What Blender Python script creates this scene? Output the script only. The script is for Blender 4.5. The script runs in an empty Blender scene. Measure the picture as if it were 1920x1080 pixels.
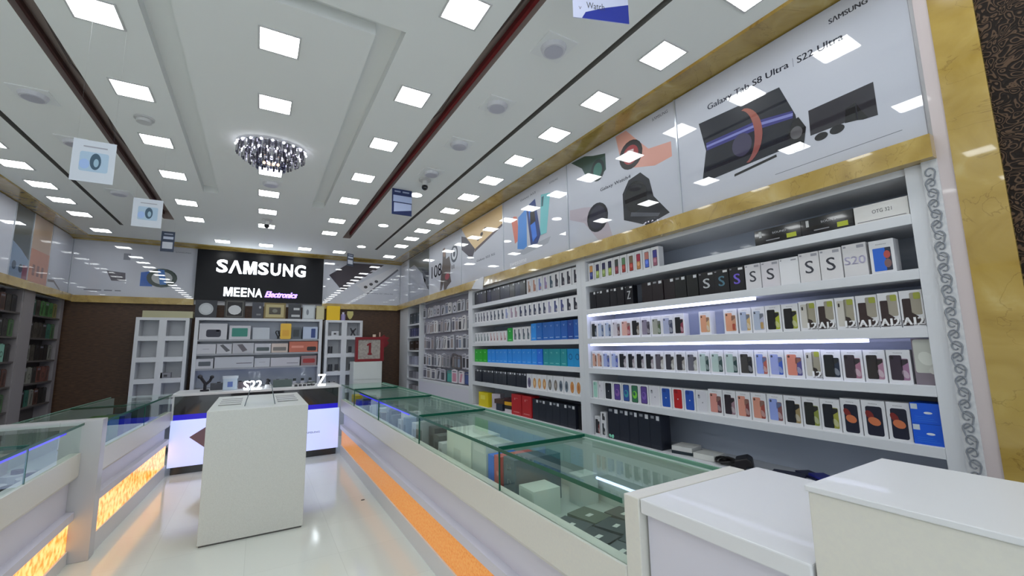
import bpy, math, random
from mathutils import Vector, Matrix
random.seed(7)
PI = math.pi
C = bpy.context.scene.collection
S = bpy.context.scene

# ------------------------------------------------------------------ camera, world, exposure
cam = bpy.data.cameras.new('camera'); camo = bpy.data.objects.new('camera', cam); C.objects.link(camo)
cam.sensor_width = 36.0; cam.lens = 800.235 / 1920 * 36.0; cam.clip_start = 0.02
YAW, PITCH, ROLL = 0.534538106, 0.135471084, -0.0164671484
f_ = Vector((math.sin(YAW) * math.cos(PITCH), math.cos(YAW) * math.cos(PITCH), math.sin(PITCH)))
r0 = Vector((math.cos(YAW), -math.sin(YAW), 0)); u0 = r0.cross(f_)
r_ = math.cos(ROLL) * r0 + math.sin(ROLL) * u0
u_ = -math.sin(ROLL) * r0 + math.cos(ROLL) * u0
M = Matrix((r_, u_, -f_)).transposed().to_4x4(); M.translation = Vector((0, 0, 1.5))
camo.matrix_world = M
S.camera = camo
S.view_settings.view_transform = 'Standard'; S.view_settings.look = 'None'
S.view_settings.gamma = 1; S.view_settings.use_curve_mapping = False
S.view_settings.exposure = 0.3
W = bpy.data.worlds.new('world'); S.world = W; W.use_nodes = True
W.node_tree.nodes['Background'].inputs[0].default_value = (0.84, 0.92, 1.0, 1)
W.node_tree.nodes['Background'].inputs[1].default_value = 1.3
PANEL = 13.0        # brightness of the ceiling LED panels
try:
    S.cycles.max_bounces = 8; S.cycles.diffuse_bounces = 4; S.cycles.glossy_bounces = 4
    S.cycles.transparent_max_bounces = 12; S.cycles.sample_clamp_indirect = 6
    S.cycles.use_denoising = True
except Exception: pass

# ------------------------------------------------------------------ materials
_m = {}
def lin(c):
    return tuple(((v / 255) / 12.92 if v / 255 <= .04045 else ((v / 255 + .055) / 1.055) ** 2.4) for v in c)
def mat(key, rgb=(200, 200, 200), rough=.5, metal=0.0, coat=0.0, emit=None, es=1.0, spec=.5):
    if key in _m: return _m[key]
    m = bpy.data.materials.new(key); m.use_nodes = True
    b = m.node_tree.nodes['Principled BSDF']
    b.inputs['Base Color'].default_value = (*lin(rgb), 1); b.inputs['Roughness'].default_value = rough
    b.inputs['Metallic'].default_value = metal; b.inputs['Coat Weight'].default_value = coat
    b.inputs['Coat Roughness'].default_value = .012 if coat >= 1 else .03; b.inputs['Coat IOR'].default_value = 1.75 if coat >= 1 else 1.5; b.inputs['Specular IOR Level'].default_value = spec
    if emit:
        b.inputs['Emission Color'].default_value = (*lin(emit), 1); b.inputs['Emission Strength'].default_value = es
    _m[key] = m
    return m
def col(rgb, gloss=False):       # plain printed colour
    rgb = tuple(int(v) for v in rgb)
    return mat(('gloss_' if gloss else 'print_') + '%02x%02x%02x' % rgb, rgb, .3 if gloss else .45, coat=.08 if gloss else 0)
def nodes(m): return m.node_tree.nodes, m.node_tree.links, m.node_tree.nodes['Principled BSDF']
def ramp(n, stops):
    r = n.new('ShaderNodeValToRGB'); e = r.color_ramp.elements
    while len(e) < len(stops): e.new(.5)
    for i, (p, c) in enumerate(stops): e[i].position = p; e[i].color = (*lin(c), 1)
    return r
def objcoord(n, l, scale=(1, 1, 1)):
    t = n.new('ShaderNodeNewGeometry'); mp = n.new('ShaderNodeMapping'); mp.inputs['Scale'].default_value = scale
    l.new(t.outputs['Position'], mp.inputs['Vector']); return mp
def marble_gold():
    m = mat('gold_marble', (190, 150, 60), .18, coat=.6); n, l, b = nodes(m)
    mp = objcoord(n, l)
    n1 = n.new('ShaderNodeTexNoise'); n1.inputs['Scale'].default_value = 5; n1.inputs['Detail'].default_value = 6; n1.inputs['Distortion'].default_value = .8
    l.new(mp.outputs[0], n1.inputs['Vector'])
    r = ramp(n, [(0.25, (136, 108, 42)), (.42, (162, 134, 60)), (.60, (176, 149, 76)), (.78, (194, 174, 112))]); l.new(n1.outputs['Fac'], r.inputs[0])
    v = n.new('ShaderNodeTexNoise'); v.inputs['Scale'].default_value = 2.2; v.inputs['Detail'].default_value = 8; v.inputs['Distortion'].default_value = 2.5
    l.new(mp.outputs[0], v.inputs['Vector'])
    vr = ramp(n, [(.492, (255, 255, 255)), (.5, (110, 70, 30)), (.508, (255, 255, 255))]); l.new(v.outputs['Fac'], vr.inputs[0])
    mx = n.new('ShaderNodeMixRGB'); mx.blend_type = 'MULTIPLY'; mx.inputs[0].default_value = .35
    l.new(r.outputs[0], mx.inputs[1]); l.new(vr.outputs[0], mx.inputs[2]); l.new(mx.outputs[0], b.inputs['Base Color'])
    return m
def wallpaper():
    m = mat('brown_scroll_wallpaper', (40, 30, 24), .65, spec=.25); n, l, b = nodes(m)
    mp = objcoord(n, l)
    d = n.new('ShaderNodeTexNoise'); d.inputs['Scale'].default_value = 14; d.inputs['Detail'].default_value = 1
    l.new(mp.outputs[0], d.inputs['Vector'])
    add = n.new('ShaderNodeMixRGB'); add.blend_type = 'LINEAR_LIGHT'; add.inputs[0].default_value = .10
    l.new(mp.outputs[0], add.inputs[1]); l.new(d.outputs['Color'], add.inputs[2])
    v = n.new('ShaderNodeTexVoronoi'); v.inputs['Scale'].default_value = 19; v.feature = 'F1'
    l.new(add.outputs[0], v.inputs['Vector'])
    w = n.new('ShaderNodeMath'); w.operation = 'MULTIPLY'; w.inputs[1].default_value = 22; l.new(v.outputs['Distance'], w.inputs[0])
    s = n.new('ShaderNodeMath'); s.operation = 'SINE'; l.new(w.outputs[0], s.inputs[0])
    r = ramp(n, [(.35, (24, 14, 8)), (.85, (88, 68, 52))]); l.new(s.outputs[0], r.inputs[0])
    l.new(r.outputs[0], b.inputs['Base Color'])
    bp = n.new('ShaderNodeBump'); bp.inputs['Strength'].default_value = .25; bp.inputs['Distance'].default_value = .004
    l.new(s.outputs[0], bp.inputs['Height']); l.new(bp.outputs[0], b.inputs['Normal'])
    return m
def noisy(key, a, c, scale, rough=.5, coat=0, emit=0, stretch=(1, 1, 1), detail=3, spec=.5):
    m = mat(key, a, rough, coat=coat, spec=spec); n, l, b = nodes(m)
    mp = objcoord(n, l, stretch); t = n.new('ShaderNodeTexNoise'); t.inputs['Scale'].default_value = scale; t.inputs['Detail'].default_value = detail
    l.new(mp.outputs[0], t.inputs['Vector']); r = ramp(n, [(.35, a), (.65, c)]); l.new(t.outputs['Fac'], r.inputs[0])
    l.new(r.outputs[0], b.inputs['Base Color'])
    if emit: l.new(r.outputs[0], b.inputs['Emission Color']); b.inputs['Emission Strength'].default_value = emit
    return m
def floor_mat():
    m = mat('glossy_cream_tile', (222, 224, 214), .10, spec=.6); n, l, b = nodes(m)
    mp = objcoord(n, l); br = n.new('ShaderNodeTexBrick'); br.offset = 0
    br.inputs['Color1'].default_value = (*lin((222, 228, 222)), 1); br.inputs['Color2'].default_value = (*lin((218, 224, 218)), 1)
    br.inputs['Mortar'].default_value = (*lin((208, 214, 208)), 1); br.inputs['Scale'].default_value = 1
    br.inputs['Mortar Size'].default_value = .002; br.inputs['Brick Width'].default_value = .6; br.inputs['Row Height'].default_value = .6
    l.new(mp.outputs[0], br.inputs['Vector']); l.new(br.outputs[0], b.inputs['Base Color'])
    return m
def glass_mat(key, tint, rough=.0, edge=1.5):
    m = bpy.data.materials.new(key); m.use_nodes = True; n, l = m.node_tree.nodes, m.node_tree.links
    n.remove(n['Principled BSDF']); out = n['Material Output']
    t = n.new('ShaderNodeBsdfTransparent'); t.inputs[0].default_value = (*lin(tint), 1)
    g = n.new('ShaderNodeBsdfGlossy'); g.inputs['Roughness'].default_value = rough; g.inputs[0].default_value = (.93, 1, .97, 1)
    fr = n.new('ShaderNodeFresnel'); fr.inputs[0].default_value = edge
    gm = n.new('ShaderNodeNewGeometry'); sb = n.new('ShaderNodeMath'); sb.operation = 'SUBTRACT'; sb.inputs[0].default_value = 1; l.new(gm.outputs['Backfacing'], sb.inputs[1])
    ml = n.new('ShaderNodeMath'); ml.operation = 'MULTIPLY'; l.new(fr.outputs[0], ml.inputs[0]); l.new(sb.outputs[0], ml.inputs[1])
    mx = n.new('ShaderNodeMixShader'); l.new(ml.outputs[0], mx.inputs[0]); l.new(t.outputs[0], mx.inputs[1]); l.new(g.outputs[0], mx.inputs[2])
    l.new(mx.outputs[0], out.inputs['Surface']); _m[key] = m; return m
GOLD = marble_gold(); PAPER = wallpaper(); FLOOR = floor_mat()
GLASS = glass_mat('clear_green_glass', (247, 252, 249)); GEDGE = mat('glass_edge_green', (14, 84, 66), .3, spec=.3)
ACRYL = glass_mat('clear_acrylic', (238, 242, 244)); CRYST = glass_mat('crystal', (205, 205, 225), edge=2.2)
CEIL = mat('ceiling_paint', (232, 234, 232), .85)
RECESS = mat('recess_brown', (160, 146, 140), .7); REDSTRIP = mat('red_strip', (120, 28, 32), .5)
GROOVE = mat('groove_shade_grey', (128, 126, 122), .8)  # darker than the ceiling paint, puts the shade of the thin step into colour
WHITE = mat('white_laminate', (216, 217, 220), .38, coat=.06)
WARM = noisy('warm_white_laminate', (214, 212, 203), (211, 209, 202), 90, .35)
SHELF = mat('white_shelf', (205, 207, 212), .35)
BACKP = mat('shelf_back_grey', (184, 192, 208), .3, coat=.3)
LAV = mat('lavender_white', (208, 206, 218), .35, coat=.08)
WOOD = noisy('dark_brown_wood', (58, 36, 20), (80, 54, 34), 14, .5, stretch=(1, 1, 6))
ORANGE = noisy('orange_mosaic', (212, 130, 42), (234, 162, 84), 70, .4, emit=.34, detail=6)
ONYX = noisy('lit_onyx', (250, 140, 20), (255, 214, 130), 20, .3, coat=.3, emit=.95, detail=6)
LED = mat('led_panel', (255, 255, 255), emit=(250, 254, 255), es=PANEL)
LEDBLUE = mat('led_tube', (255, 255, 255), emit=(205, 210, 255), es=7)
BLUELINE = mat('blue_led_line', (60, 40, 220), emit=(60, 30, 255), es=.8)
SIGNLED = mat('sign_letters', (255, 255, 255), emit=(236, 246, 255), es=1.7)
SIGNPUR = mat('sign_letters_violet', (220, 200, 255), emit=(165, 135, 255), es=1.15)
BLACKG = mat('black_gloss', (10, 11, 18), .1, coat=.5)
CHROME = mat('chrome', (210, 210, 215), .15, 1.0)
FRAMEW = mat('fixture_white', (200, 200, 200), .5)
SILVER = mat('silver_trim', (175, 180, 188), .3, .6)

# ------------------------------------------------------------------ mesh helper
def text2d(s0, off=0.0, key={}):
    s = s0
    if (s, off) in key: return key[(s, off)]
    c = bpy.data.curves.new('t', 'FONT'); c.body = s; c.resolution_u = 3; c.offset = off
    o = bpy.data.objects.new('t', c); C.objects.link(o)
    dg = bpy.context.evaluated_depsgraph_get(); me = bpy.data.meshes.new_from_object(o.evaluated_get(dg))
    vs = [(v.co.x, v.co.y) for v in me.vertices]; fs = [tuple(p.vertices) for p in me.polygons]
    bpy.data.objects.remove(o); bpy.data.curves.remove(c); bpy.data.meshes.remove(me)
    x0 = min(v[0] for v in vs); x1 = max(v[0] for v in vs); y0 = min(v[1] for v in vs); y1 = max(v[1] for v in vs)
    key[(s, off)] = ([((a - x0) / (x1 - x0), (b - y0) / (y1 - y0)) for a, b in vs], fs)
    return key[(s, off)]
class MB:
    def __init__(s): s.v = []; s.f = []; s.fm = []; s.ms = []
    def mi(s, m):
        if m not in s.ms: s.ms.append(m)
        return s.ms.index(m)
    def add(s, vs, fs, m):
        k = len(s.v); s.v += [tuple(p) for p in vs]; i = s.mi(m)
        for f in fs: s.f.append(tuple(k + j for j in f)); s.fm.append(i)
        return s
    def box(s, x0, x1, y0, y1, z0, z1, m):
        vs = [(x0, y0, z0), (x1, y0, z0), (x1, y1, z0), (x0, y1, z0), (x0, y0, z1), (x1, y0, z1), (x1, y1, z1), (x0, y1, z1)]
        return s.add(vs, [(0, 3, 2, 1), (4, 5, 6, 7), (0, 1, 5, 4), (1, 2, 6, 5), (2, 3, 7, 6), (3, 0, 4, 7)], m)
    def prism(s, pts, axis, a, b, m):      # pts: 2D outline in the two other axes, extruded along axis
        def P(p, t): return {'x': (t, p[0], p[1]), 'y': (p[0], t, p[1]), 'z': (p[0], p[1], t)}[axis]
        n = len(pts); vs = [P(p, a) for p in pts] + [P(p, b) for p in pts]
        return s.add(vs, [tuple(range(n)), tuple(range(2 * n - 1, n - 1, -1))] + [(i, i + n, (i + 1) % n + n, (i + 1) % n) for i in range(n)], m)
    def cyl(s, c, r, z0, z1, m, n=16, r2=None):
        r2 = r if r2 is None else r2
        vs = [(c[0] + r * math.cos(2 * PI * i / n), c[1] + r * math.sin(2 * PI * i / n), z0) for i in range(n)] + \
             [(c[0] + r2 * math.cos(2 * PI * i / n), c[1] + r2 * math.sin(2 * PI * i / n), z1) for i in range(n)]
        return s.add(vs, [tuple(range(n - 1, -1, -1)), tuple(range(n, 2 * n))] + [(i, (i + 1) % n, (i + 1) % n + n, i + n) for i in range(n)], m)
    def tube(s, pts, r, m, n=6):
        pts = [Vector(p) for p in pts]; vs = []; fs = []
        for i, p in enumerate(pts):
            t = (pts[min(i + 1, len(pts) - 1)] - pts[max(i - 1, 0)]).normalized()
            a = t.orthogonal().normalized() if i == 0 else (a - t * a.dot(t)).normalized()
            b = t.cross(a)
            vs += [p + r * (math.cos(2 * PI * j / n) * a + math.sin(2 * PI * j / n) * b) for j in range(n)]
        for i in range(len(pts) - 1):
            fs += [(i * n + j, i * n + (j + 1) % n, (i + 1) * n + (j + 1) % n, (i + 1) * n + j) for j in range(n)]
        fs += [tuple(range(n - 1, -1, -1)), tuple(range((len(pts) - 1) * n, len(pts) * n))]
        return s.add(vs, fs, m)
    def ball(s, c, r, m, n=10, sz=1.0):
        vs = []; fs = []
        for i in range(n + 1):
            th = PI * i / n
            for j in range(n): vs.append((c[0] + r * math.sin(th) * math.cos(2 * PI * j / n), c[1] + r * math.sin(th) * math.sin(2 * PI * j / n), c[2] + r * sz * math.cos(th)))
        for i in range(n):
            for j in range(n): fs.append((i * n + j, (i + 1) * n + j, (i + 1) * n + (j + 1) % n, i * n + (j + 1) % n))
        return s.add(vs, fs, m)
    # front decals, local frame: front faces -y, x to the right, z up
    def dec(s, pts, lay, m): return s.add([(p[0], -.0004 * lay, p[1]) for p in pts], [tuple(range(len(pts)))], m)
    def text(s, t, x0, z0, w, h, lay, m, shear=0, rise=0, bold=0):
        vs, fs = text2d(t)
        for dx in ([0] if not bold else [-bold, 0, bold]):
            s.add([(x0 + a * w + b * h * shear + dx, -.0004 * lay - (0.0001 * (dx != 0)), z0 + b * h + a * w * rise) for a, b in vs], fs, m)
        return s
    def build(s, name, parent=None, origin=None, loc=None, rz=0):
        me = bpy.data.meshes.new(name)
        if origin is None:
            q = parent
            while q is not None and q.parent is not None: q = q.parent
            origin = q.get('_o', (0, 0, 0)) if q is not None else (0, 0, 0)
        me.from_pydata([(v[0] - origin[0], v[1] - origin[1], v[2] - origin[2]) for v in s.v], [], s.f)
        for m in s.ms: me.materials.append(m)
        me.polygons.foreach_set('material_index', s.fm); me.update()
        o = bpy.data.objects.new(name, me); C.objects.link(o)
        if parent is not None: o.parent = parent
        else: o.location = loc if loc is not None else origin; o.rotation_euler.z = rz
        return o
def rr(x0, z0, x1, z1, r, n=4):
    r = min(r, (x1 - x0) / 2.01, (z1 - z0) / 2.01); p = []
    for cx, cz, a in ((x1 - r, z0 + r, -90), (x1 - r, z1 - r, 0), (x0 + r, z1 - r, 90), (x0 + r, z0 + r, 180)):
        for i in range(n + 1):
            t = math.radians(a + 90 * i / n); p.append((cx + r * math.cos(t), cz + r * math.sin(t)))
    return p
def ell(cx, cz, a, b, n=20, rot=0):
    return [(cx + a * math.cos(2 * PI * i / n) * math.cos(rot) - b * math.sin(2 * PI * i / n) * math.sin(rot), cz + a * math.cos(2 * PI * i / n) * math.sin(rot) + b * math.sin(2 * PI * i / n) * math.cos(rot)) for i in range(n)]
def tag(o, label=None, cat=None, group=None, kind=None):
    if label: o['label'] = label
    if cat: o['category'] = cat
    if group: o['group'] = group
    if kind: o['kind'] = kind
    return o
def thing(name, label, cat, loc=(0, 0, 0), rz=0, group=None, local=False):
    o = bpy.data.objects.new(name, None); C.objects.link(o); o.empty_display_size = .05
    o.location = loc; o.rotation_euler.z = rz
    o['_o'] = (0., 0., 0.) if local else tuple(float(v) for v in loc)
    return tag(o, label, cat, group)
def struct(name, mb): return tag(mb.build(name), kind='structure')
def copy_tree(o, parent=None):
    c = o.copy(); C.objects.link(c)
    if parent is not None: c.parent = parent
    for ch in list(o.children): copy_tree(ch, c)
    return c
def bev(o, w=.004, seg=2):
    m = o.modifiers.new('bevel', 'BEVEL'); m.width = w; m.segments = seg; m.limit_method = 'ANGLE'; return o
ORD = ['', 'first', 'second', 'third', 'fourth', 'fifth', 'sixth', 'seventh', 'eighth', 'ninth', 'tenth', 'eleventh', 'twelfth', 'thirteenth', 'fourteenth', 'fifteenth', 'sixteenth', 'seventeenth', 'eighteenth', 'nineteenth', 'twentieth', 'twenty-first', 'twenty-second', 'twenty-third', 'twenty-fourth', 'twenty-fifth']
RW = -PI / 2      # things on the right wall face the aisle
LW = PI / 2
H = 3.2           # ceiling

# ------------------------------------------------------------------ the room
Y0, Y1, XW = -2.6, 8.5, 2.78
mb = MB(); mb.box(-2.78, 2.78, Y0, Y1, -.1, 0, FLOOR); struct('floor', mb)
xs = [-2.78, -1.69, -1.65, -1.14, -1.03, -.60, -.46, .46, .60, 1.03, 1.14, 1.65, 1.69, 2.78]
ys = [Y0, 2.1, 2.2, 5.47, 6.85, 7.45, Y1]
def ch(x, y):
    a = abs(x)
    if 1.65 < a < 1.69 and y < 7.45: return .06, GROOVE
    if 1.03 < a < 1.14 and y < 6.85: return .11, RECESS
    if .46 < a < .60 and 2.1 < y < 5.47: return .07, CEIL
    if a < .46 and 2.1 < y < 2.2: return .07, CEIL
    return 0, CEIL
mb = MB()
for i in range(len(xs) - 1):
    for j in range(len(ys) - 1):
        xm, ym = (xs[i] + xs[i + 1]) / 2, (ys[j] + ys[j + 1]) / 2
        h, m = ch(xm, ym); z = H + h
        mb.add([(xs[i], ys[j], z), (xs[i + 1], ys[j], z), (xs[i + 1], ys[j + 1], z), (xs[i], ys[j + 1], z)], [(3, 2, 1, 0)], m)
        if i < len(xs) - 2:
            h2, m2 = ch((xs[i + 1] + xs[i + 2]) / 2, ym)
            if h2 != h:
                mb.add([(xs[i + 1], ys[j], z), (xs[i + 1], ys[j + 1], z), (xs[i + 1], ys[j + 1], H + h2), (xs[i + 1], ys[j], H + h2)], [(0, 1, 2, 3)], m if h > h2 else m2)
        if j < len(ys) - 2:
            h2, m2 = ch(xm, (ys[j + 1] + ys[j + 2]) / 2)
            if h2 != h:
                mb.add([(xs[i], ys[j + 1], z), (xs[i + 1], ys[j + 1], z), (xs[i + 1], ys[j + 1], H + h2), (xs[i], ys[j + 1], H + h2)], [(0, 1, 2, 3)], m if h > h2 else m2)
mb.box(-2.78, 2.78, Y0, Y1, H + .2, H + .25, CEIL)
struct('ceiling', mb)
mb = MB(); mb.box(XW, XW + .1, Y0, Y1, 0, H + .25, CEIL)
mb.box(2.40, XW, Y0, .378, 0, H, PAPER); mb.box(2.42, XW, .55, Y1, 2.25, H, WHITE); struct('wall_right', mb)
mb = MB(); mb.box(-XW - .1, -XW, Y0, Y1, 0, H + .25, CEIL)
mb.box(-XW, -2.42, -.5, Y1, 2.25, H, WHITE); struct('wall_left', mb)
mb = MB(); mb.box(-2.78, 2.78, Y1, Y1 + .1, 0, 2.25, WOOD); mb.box(-2.78, 2.78, Y1, Y1 + .1, 2.25, H + .25, WHITE)
struct('wall_back', mb)
# gold marble mouldings
mb = MB(); mb.box(2.385, XW, .378, .505, 0, H, GOLD); struct('trim_1', mb)
mb = MB(); mb.box(2.39, XW, .505, .55, 0, H, mat('pilaster_edge_white', (196, 184, 184), .3, coat=.3)); struct('trim_2', mb)
mb = MB(); mb.prism([(2.20, H), (2.21, H - .012), (2.42, H - .012), (2.42, H)], 'y', -1, Y1, GOLD); struct('trim_3', mb)
mb = MB(); mb.prism([(-2.20, H), (-2.21, H - .012), (-2.42, H - .012), (-2.42, H)], 'y', -.5, Y1, GOLD); struct('trim_4', mb)
mb = MB(); mb.prism([(8.27, H), (8.285, H - .014), (8.42, H - .035), (8.42, H - .045), (8.5, H - .045), (8.5, H)], 'x', -2.42, 2.42, GOLD); struct('trim_5', mb)
mb = MB(); mb.box(2.345, 2.42, .55, Y1, 2.245, 2.345, GOLD); struct('trim_6', mb)
mb = MB(); mb.box(-2.42, -2.345, -.5, Y1, 2.245, 2.345, GOLD); struct('trim_7', mb)
mb = MB(); mb.box(-2.345, -.93, 8.44, 8.5, 2.235, 2.335, GOLD); mb.box(.96, 2.345, 8.44, 8.5, 2.235, 2.335, GOLD); struct('trim_8', mb)
# red strip inside the long ceiling recesses
mb = MB(); mb.box(1.12, 1.14, Y0, 6.8, H + .045, H + .08, REDSTRIP); struct('trim_9', mb)
mb = MB(); mb.box(-1.14, -1.125, Y0, 6.8, H + .05, H + .08, mat('dark_strip', (70, 38, 34), .6)); struct('trim_10', mb)
# cables and clips in the recesses (small)
for sx, n in ((1.06, 11), (-1.06, 12)):
    mb = MB(); pts = [(sx + .018 * math.sin(k * 1.7), -2 + k * .3, H + .05 + .012 * math.sin(k * 2.3)) for k in range(29)]
    mb.tube(pts, .006, mat('cable_grey', (90, 80, 76), .6), 5); struct('trim_%d' % n, mb)

# ------------------------------------------------------------------ ceiling lights
def ceil_light_proto():
    t = thing('ceiling_light', 'square recessed LED ceiling panel', 'ceiling light', (0, 0, H), local=True)
    mb = MB()
    a, b = .104, .094
    for x0, x1, y0, y1 in ((-a, a, -a, -b), (-a, a, b, a), (-a, -b, -b, b), (b, a, -b, b)): mb.box(x0, x1, y0, y1, -.006, 0, FRAMEW)
    mb.build('frame', t)
    mb = MB(); p = rr(-b, -b, b, b, .02, 3); mb.prism(p, 'z', -.004, 0, LED); mb.build('diffuser', t)
    return t
proto = ceil_light_proto(); first = True
rows = [
 ('outer right row', 'beside the right gold cornice', [(1.98, y) for y in (-1.7, -1.15, -.6, -.05, .45, 1.0, 1.54, 2.09, 2.63, 3.19, 3.73, 4.29, 4.85, 5.37, 5.90, 6.42, 6.98)]),
 ('outer left row', 'beside the left gold cornice', [(-1.98, y) for y in (-.05, .45, 1.0, 1.54, 2.09, 2.63, 3.19, 3.73, 4.29, 4.91, 5.41, 5.97, 6.49, 7.06)]),
 ('inner right row', 'between centre tray and red recess', [(.815, y) for y in (-1.4, -.6, .2, 1.0, 1.80, 2.67, 3.46, 4.27, 5.04, 5.94, 6.64)]),
 ('inner left row', 'between centre tray and brown recess', [(-.80, y) for y in (-1.4, -.6, .2, 1.0, 1.9, 2.71, 3.48, 4.27, 5.06, 5.97, 6.70)]),
 ('centre row', 'centre line row', [(.01, y) for y in (-1.4, -.4, .6, 1.6, 2.52, 3.22, 4.54, 5.21, 5.92, 6.64)]),
 ('back row', 'row along the back wall', [(x, 7.9) for x in (-1.98, -.57, .02, .59, 1.14, 2.02)])]
for nm, desc, pts in rows:
    fromback = nm != 'back row'
    n = len(pts)
    for i, (x, y) in enumerate(pts):
        o = proto if first else copy_tree(proto); first = False
        o.location = (x, y, H)
        k = n - i if fromback else i + 1
        tag(o, 'square LED panel, %s %s, %s' % (ORD[k], 'from far end' if fromback else 'from left', desc), 'ceiling light', 'square ceiling panels, ' + nm)
# round lights, unlit spots
def spot(x, y, label, lit):
    t = thing('round_downlight' if lit else 'spotlight', label, 'ceiling light', (x, y, H), local=True)
    mb = MB()
    if lit: mb.cyl((0, 0), .075, -.006, 0, FRAMEW, 24); mb.build('rim', t); mb = MB(); mb.cyl((0, 0), .062, -.009, -.006, LED, 24); mb.build('diffuser', t)
    else:
        mb.box(-.1, .1, -.1, .1, -.006, 0, mat('spot_plate', (228, 230, 230), .6)); mb.build('plate', t)
        mb = MB(); mb.cyl((0, 0), .066, -.03, -.006, mat('lens_ring', (206, 206, 212), .4), 24, .075); mb.build('ring', t)
        mb = MB(); mb.cyl((0, 0), .055, -.033, -.028, mat('lens_glass', (186, 186, 198), .3, coat=.3), 24); mb.build('lens', t)
for i, (x, y) in enumerate(((1.41, 5.87), (1.40, 7.30), (1.43, 4.49))):
    spot(x, y, 'lit round ceiling downlight %s' % ('left of the row, halfway to the back wall', 'nearest the back wall, right side', 'just behind the hanging blue card')[i], True)
for i, y in enumerate((1.80, 2.48, 3.15, 3.83)):
    spot(1.37, y, 'unlit square-plate ceiling spotlight right of the red recess, %s from the near end' % ORD[i + 1], False)
for i, y in enumerate((3.85, 4.6, 5.9)):
    spot(-1.37, y, 'unlit square-plate ceiling spotlight left of the brown recess, %s from the near end' % ORD[i + 1], False)
spot(.02, 4.86, 'unlit ceiling spotlight in the centre tray just behind the chandelier', False)
# security cameras
def dome(x, y, label):
    t = thing('security_camera', label, 'camera', (x, y, H), local=True)
    MB().cyl((0, 0), .06, -.02, 0, FRAMEW, 20).build('base', t)
    MB().cyl((0, 0), .028, -.07, -.02, FRAMEW, 12).build('mount', t)
    MB().ball((0, 0, -.085), .032, BLACKG, 12).build('lens_dome', t)
dome(1.37, 4.02, 'small black dome security camera between hanging blue card and spotlights')
dome(.01, 6.30, 'small dome security camera in front of the centre light row')
# detector on the ceiling
t = thing('smoke_detector', 'small round detector beside the left inner light row', 'detector', (-.81, 3.88, H), local=True)
MB().cyl((0, 0), .06, -.012, 0, FRAMEW, 20).build('base', t); MB().cyl((0, 0), .045, -.035, -.012, mat('fixture_grey'), 20).build('cap', t)

# ------------------------------------------------------------------ chandelier
t = thing('chandelier', 'oval tiered crystal chandelier hanging under the centre ceiling tray', 'chandelier', (.01, 3.95, H), local=True)
mb = MB(); mb.prism(ell(0, 0, .26, .2, 28), 'z', -.02, 0, CHROME); mb.build('ceiling_plate', t)
DCRY = mat('dark_crystal', (70, 66, 84), .08, .5, coat=1)
BULB = mat('chandelier_bulb', (255, 255, 255), emit=(240, 240, 255), es=6)
BULBW = mat('chandelier_bulb_warm', (255, 240, 220), emit=(255, 205, 150), es=3)
for k, (a, b, z0, z1, n) in enumerate(((.25, .19, -.02, -.10, 34), (.205, .15, -.06, -.14, 28), (.155, .115, -.10, -.175, 22), (.105, .08, -.135, -.205, 16))):
    mb = MB(); mb.tube([(a * math.cos(2 * PI * i / 32), b * math.sin(2 * PI * i / 32), z0) for i in range(33)], .005, CHROME, 5); ring = mb.build('ring', t)
    for i in range(n):
        th = 2 * PI * i / n; x, y = a * math.cos(th), b * math.sin(th)
        mb = MB()
        w = .009
        c, s_ = math.cos(th), math.sin(th)
        pts = [(x - s_ * w - c * .004, y + c * w - s_ * .004), (x - s_ * w * .5 + c * .006, y + c * w * .5 + s_ * .006), (x + s_ * w * .5 + c * .006, y - c * w * .5 + s_ * .006), (x + s_ * w - c * .004, y - c * w - s_ * .004)]
        mb.prism(pts, 'z', z1, z0 - .006, (DCRY if i % 3 else CHROME) if k < 3 else CRYST)
        mb.build('crystal', ring)
for k in range(40):
    th = 2 * PI * k / 40 * 2 + (k // 20) * .16; a, b, z = ((.258, .198, -.028), (.212, .158, -.072))[k // 20]
    MB().ball((a * math.cos(th), b * math.sin(th) , z), .0095, BULB, 8).build('bulb', t)
for k in range(4): MB().ball((-.05 + .033 * k, -.05, -.17), .012, BULBW, 8).build('bulb', t)['label'] = 'warm glowing bulb in the lowest tier'

# ------------------------------------------------------------------ wall shelf units, right side
def side_unit(name, label, y0, y1, levels, deck, top=2.245, leds=(), depth=.34):
    t = thing(name, label, 'shelf unit', (2.4, (y0 + y1) / 2, 0))
    bev(MB().box(2.4, 2.4 + depth, y0, y0 + .06, 0, top, SHELF).build('side_panel', t), .002)
    bev(MB().box(2.4, 2.4 + depth, y1 - .06, y1, 0, top, SHELF).build('side_panel', t), .002)
    MB().box(2.4 + depth - .015, 2.4 + depth, y0 + .06, y1 - .06, 0, top, BACKP).build('back_panel', t)
    MB().box(2.41, 2.4 + depth - .015, y0 + .06, y1 - .06, 2.215, top, SHELF).build('top_panel', t)
    for z in levels: bev(MB().box(2.4, 2.4 + depth - .015, y0 + .06, y1 - .06, z - .045, z, SHELF).build('shelf', t), .002)
    if deck:
        MB().box(2.4, 2.4 + depth - .015, y0 + .06, y1 - .06, deck - .04, deck, SHELF).build('deck', t)
        k = 3
        for i in range(k):
            a = y0 + .06 + (y1 - y0 - .12) * i / k; b = y0 + .06 + (y1 - y0 - .12) * (i + 1) / k
            d = MB().box(2.402, 2.42, a + .003, b - .003, .08, deck - .045, SHELF).build('cabinet_door', t)
            MB().tube([(2.395, b - .05, .5), (2.395, b - .05, .62)], .005, CHROME).build('handle', d)
    for (z, a, b) in leds:
        MB().box(2.402, 2.418, a, b, z - .062, z - .047, LEDBLUE).build('light_strip', t)
    return t
LV = (2.04, 1.80, 1.553, 1.31, 1.065)
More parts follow.
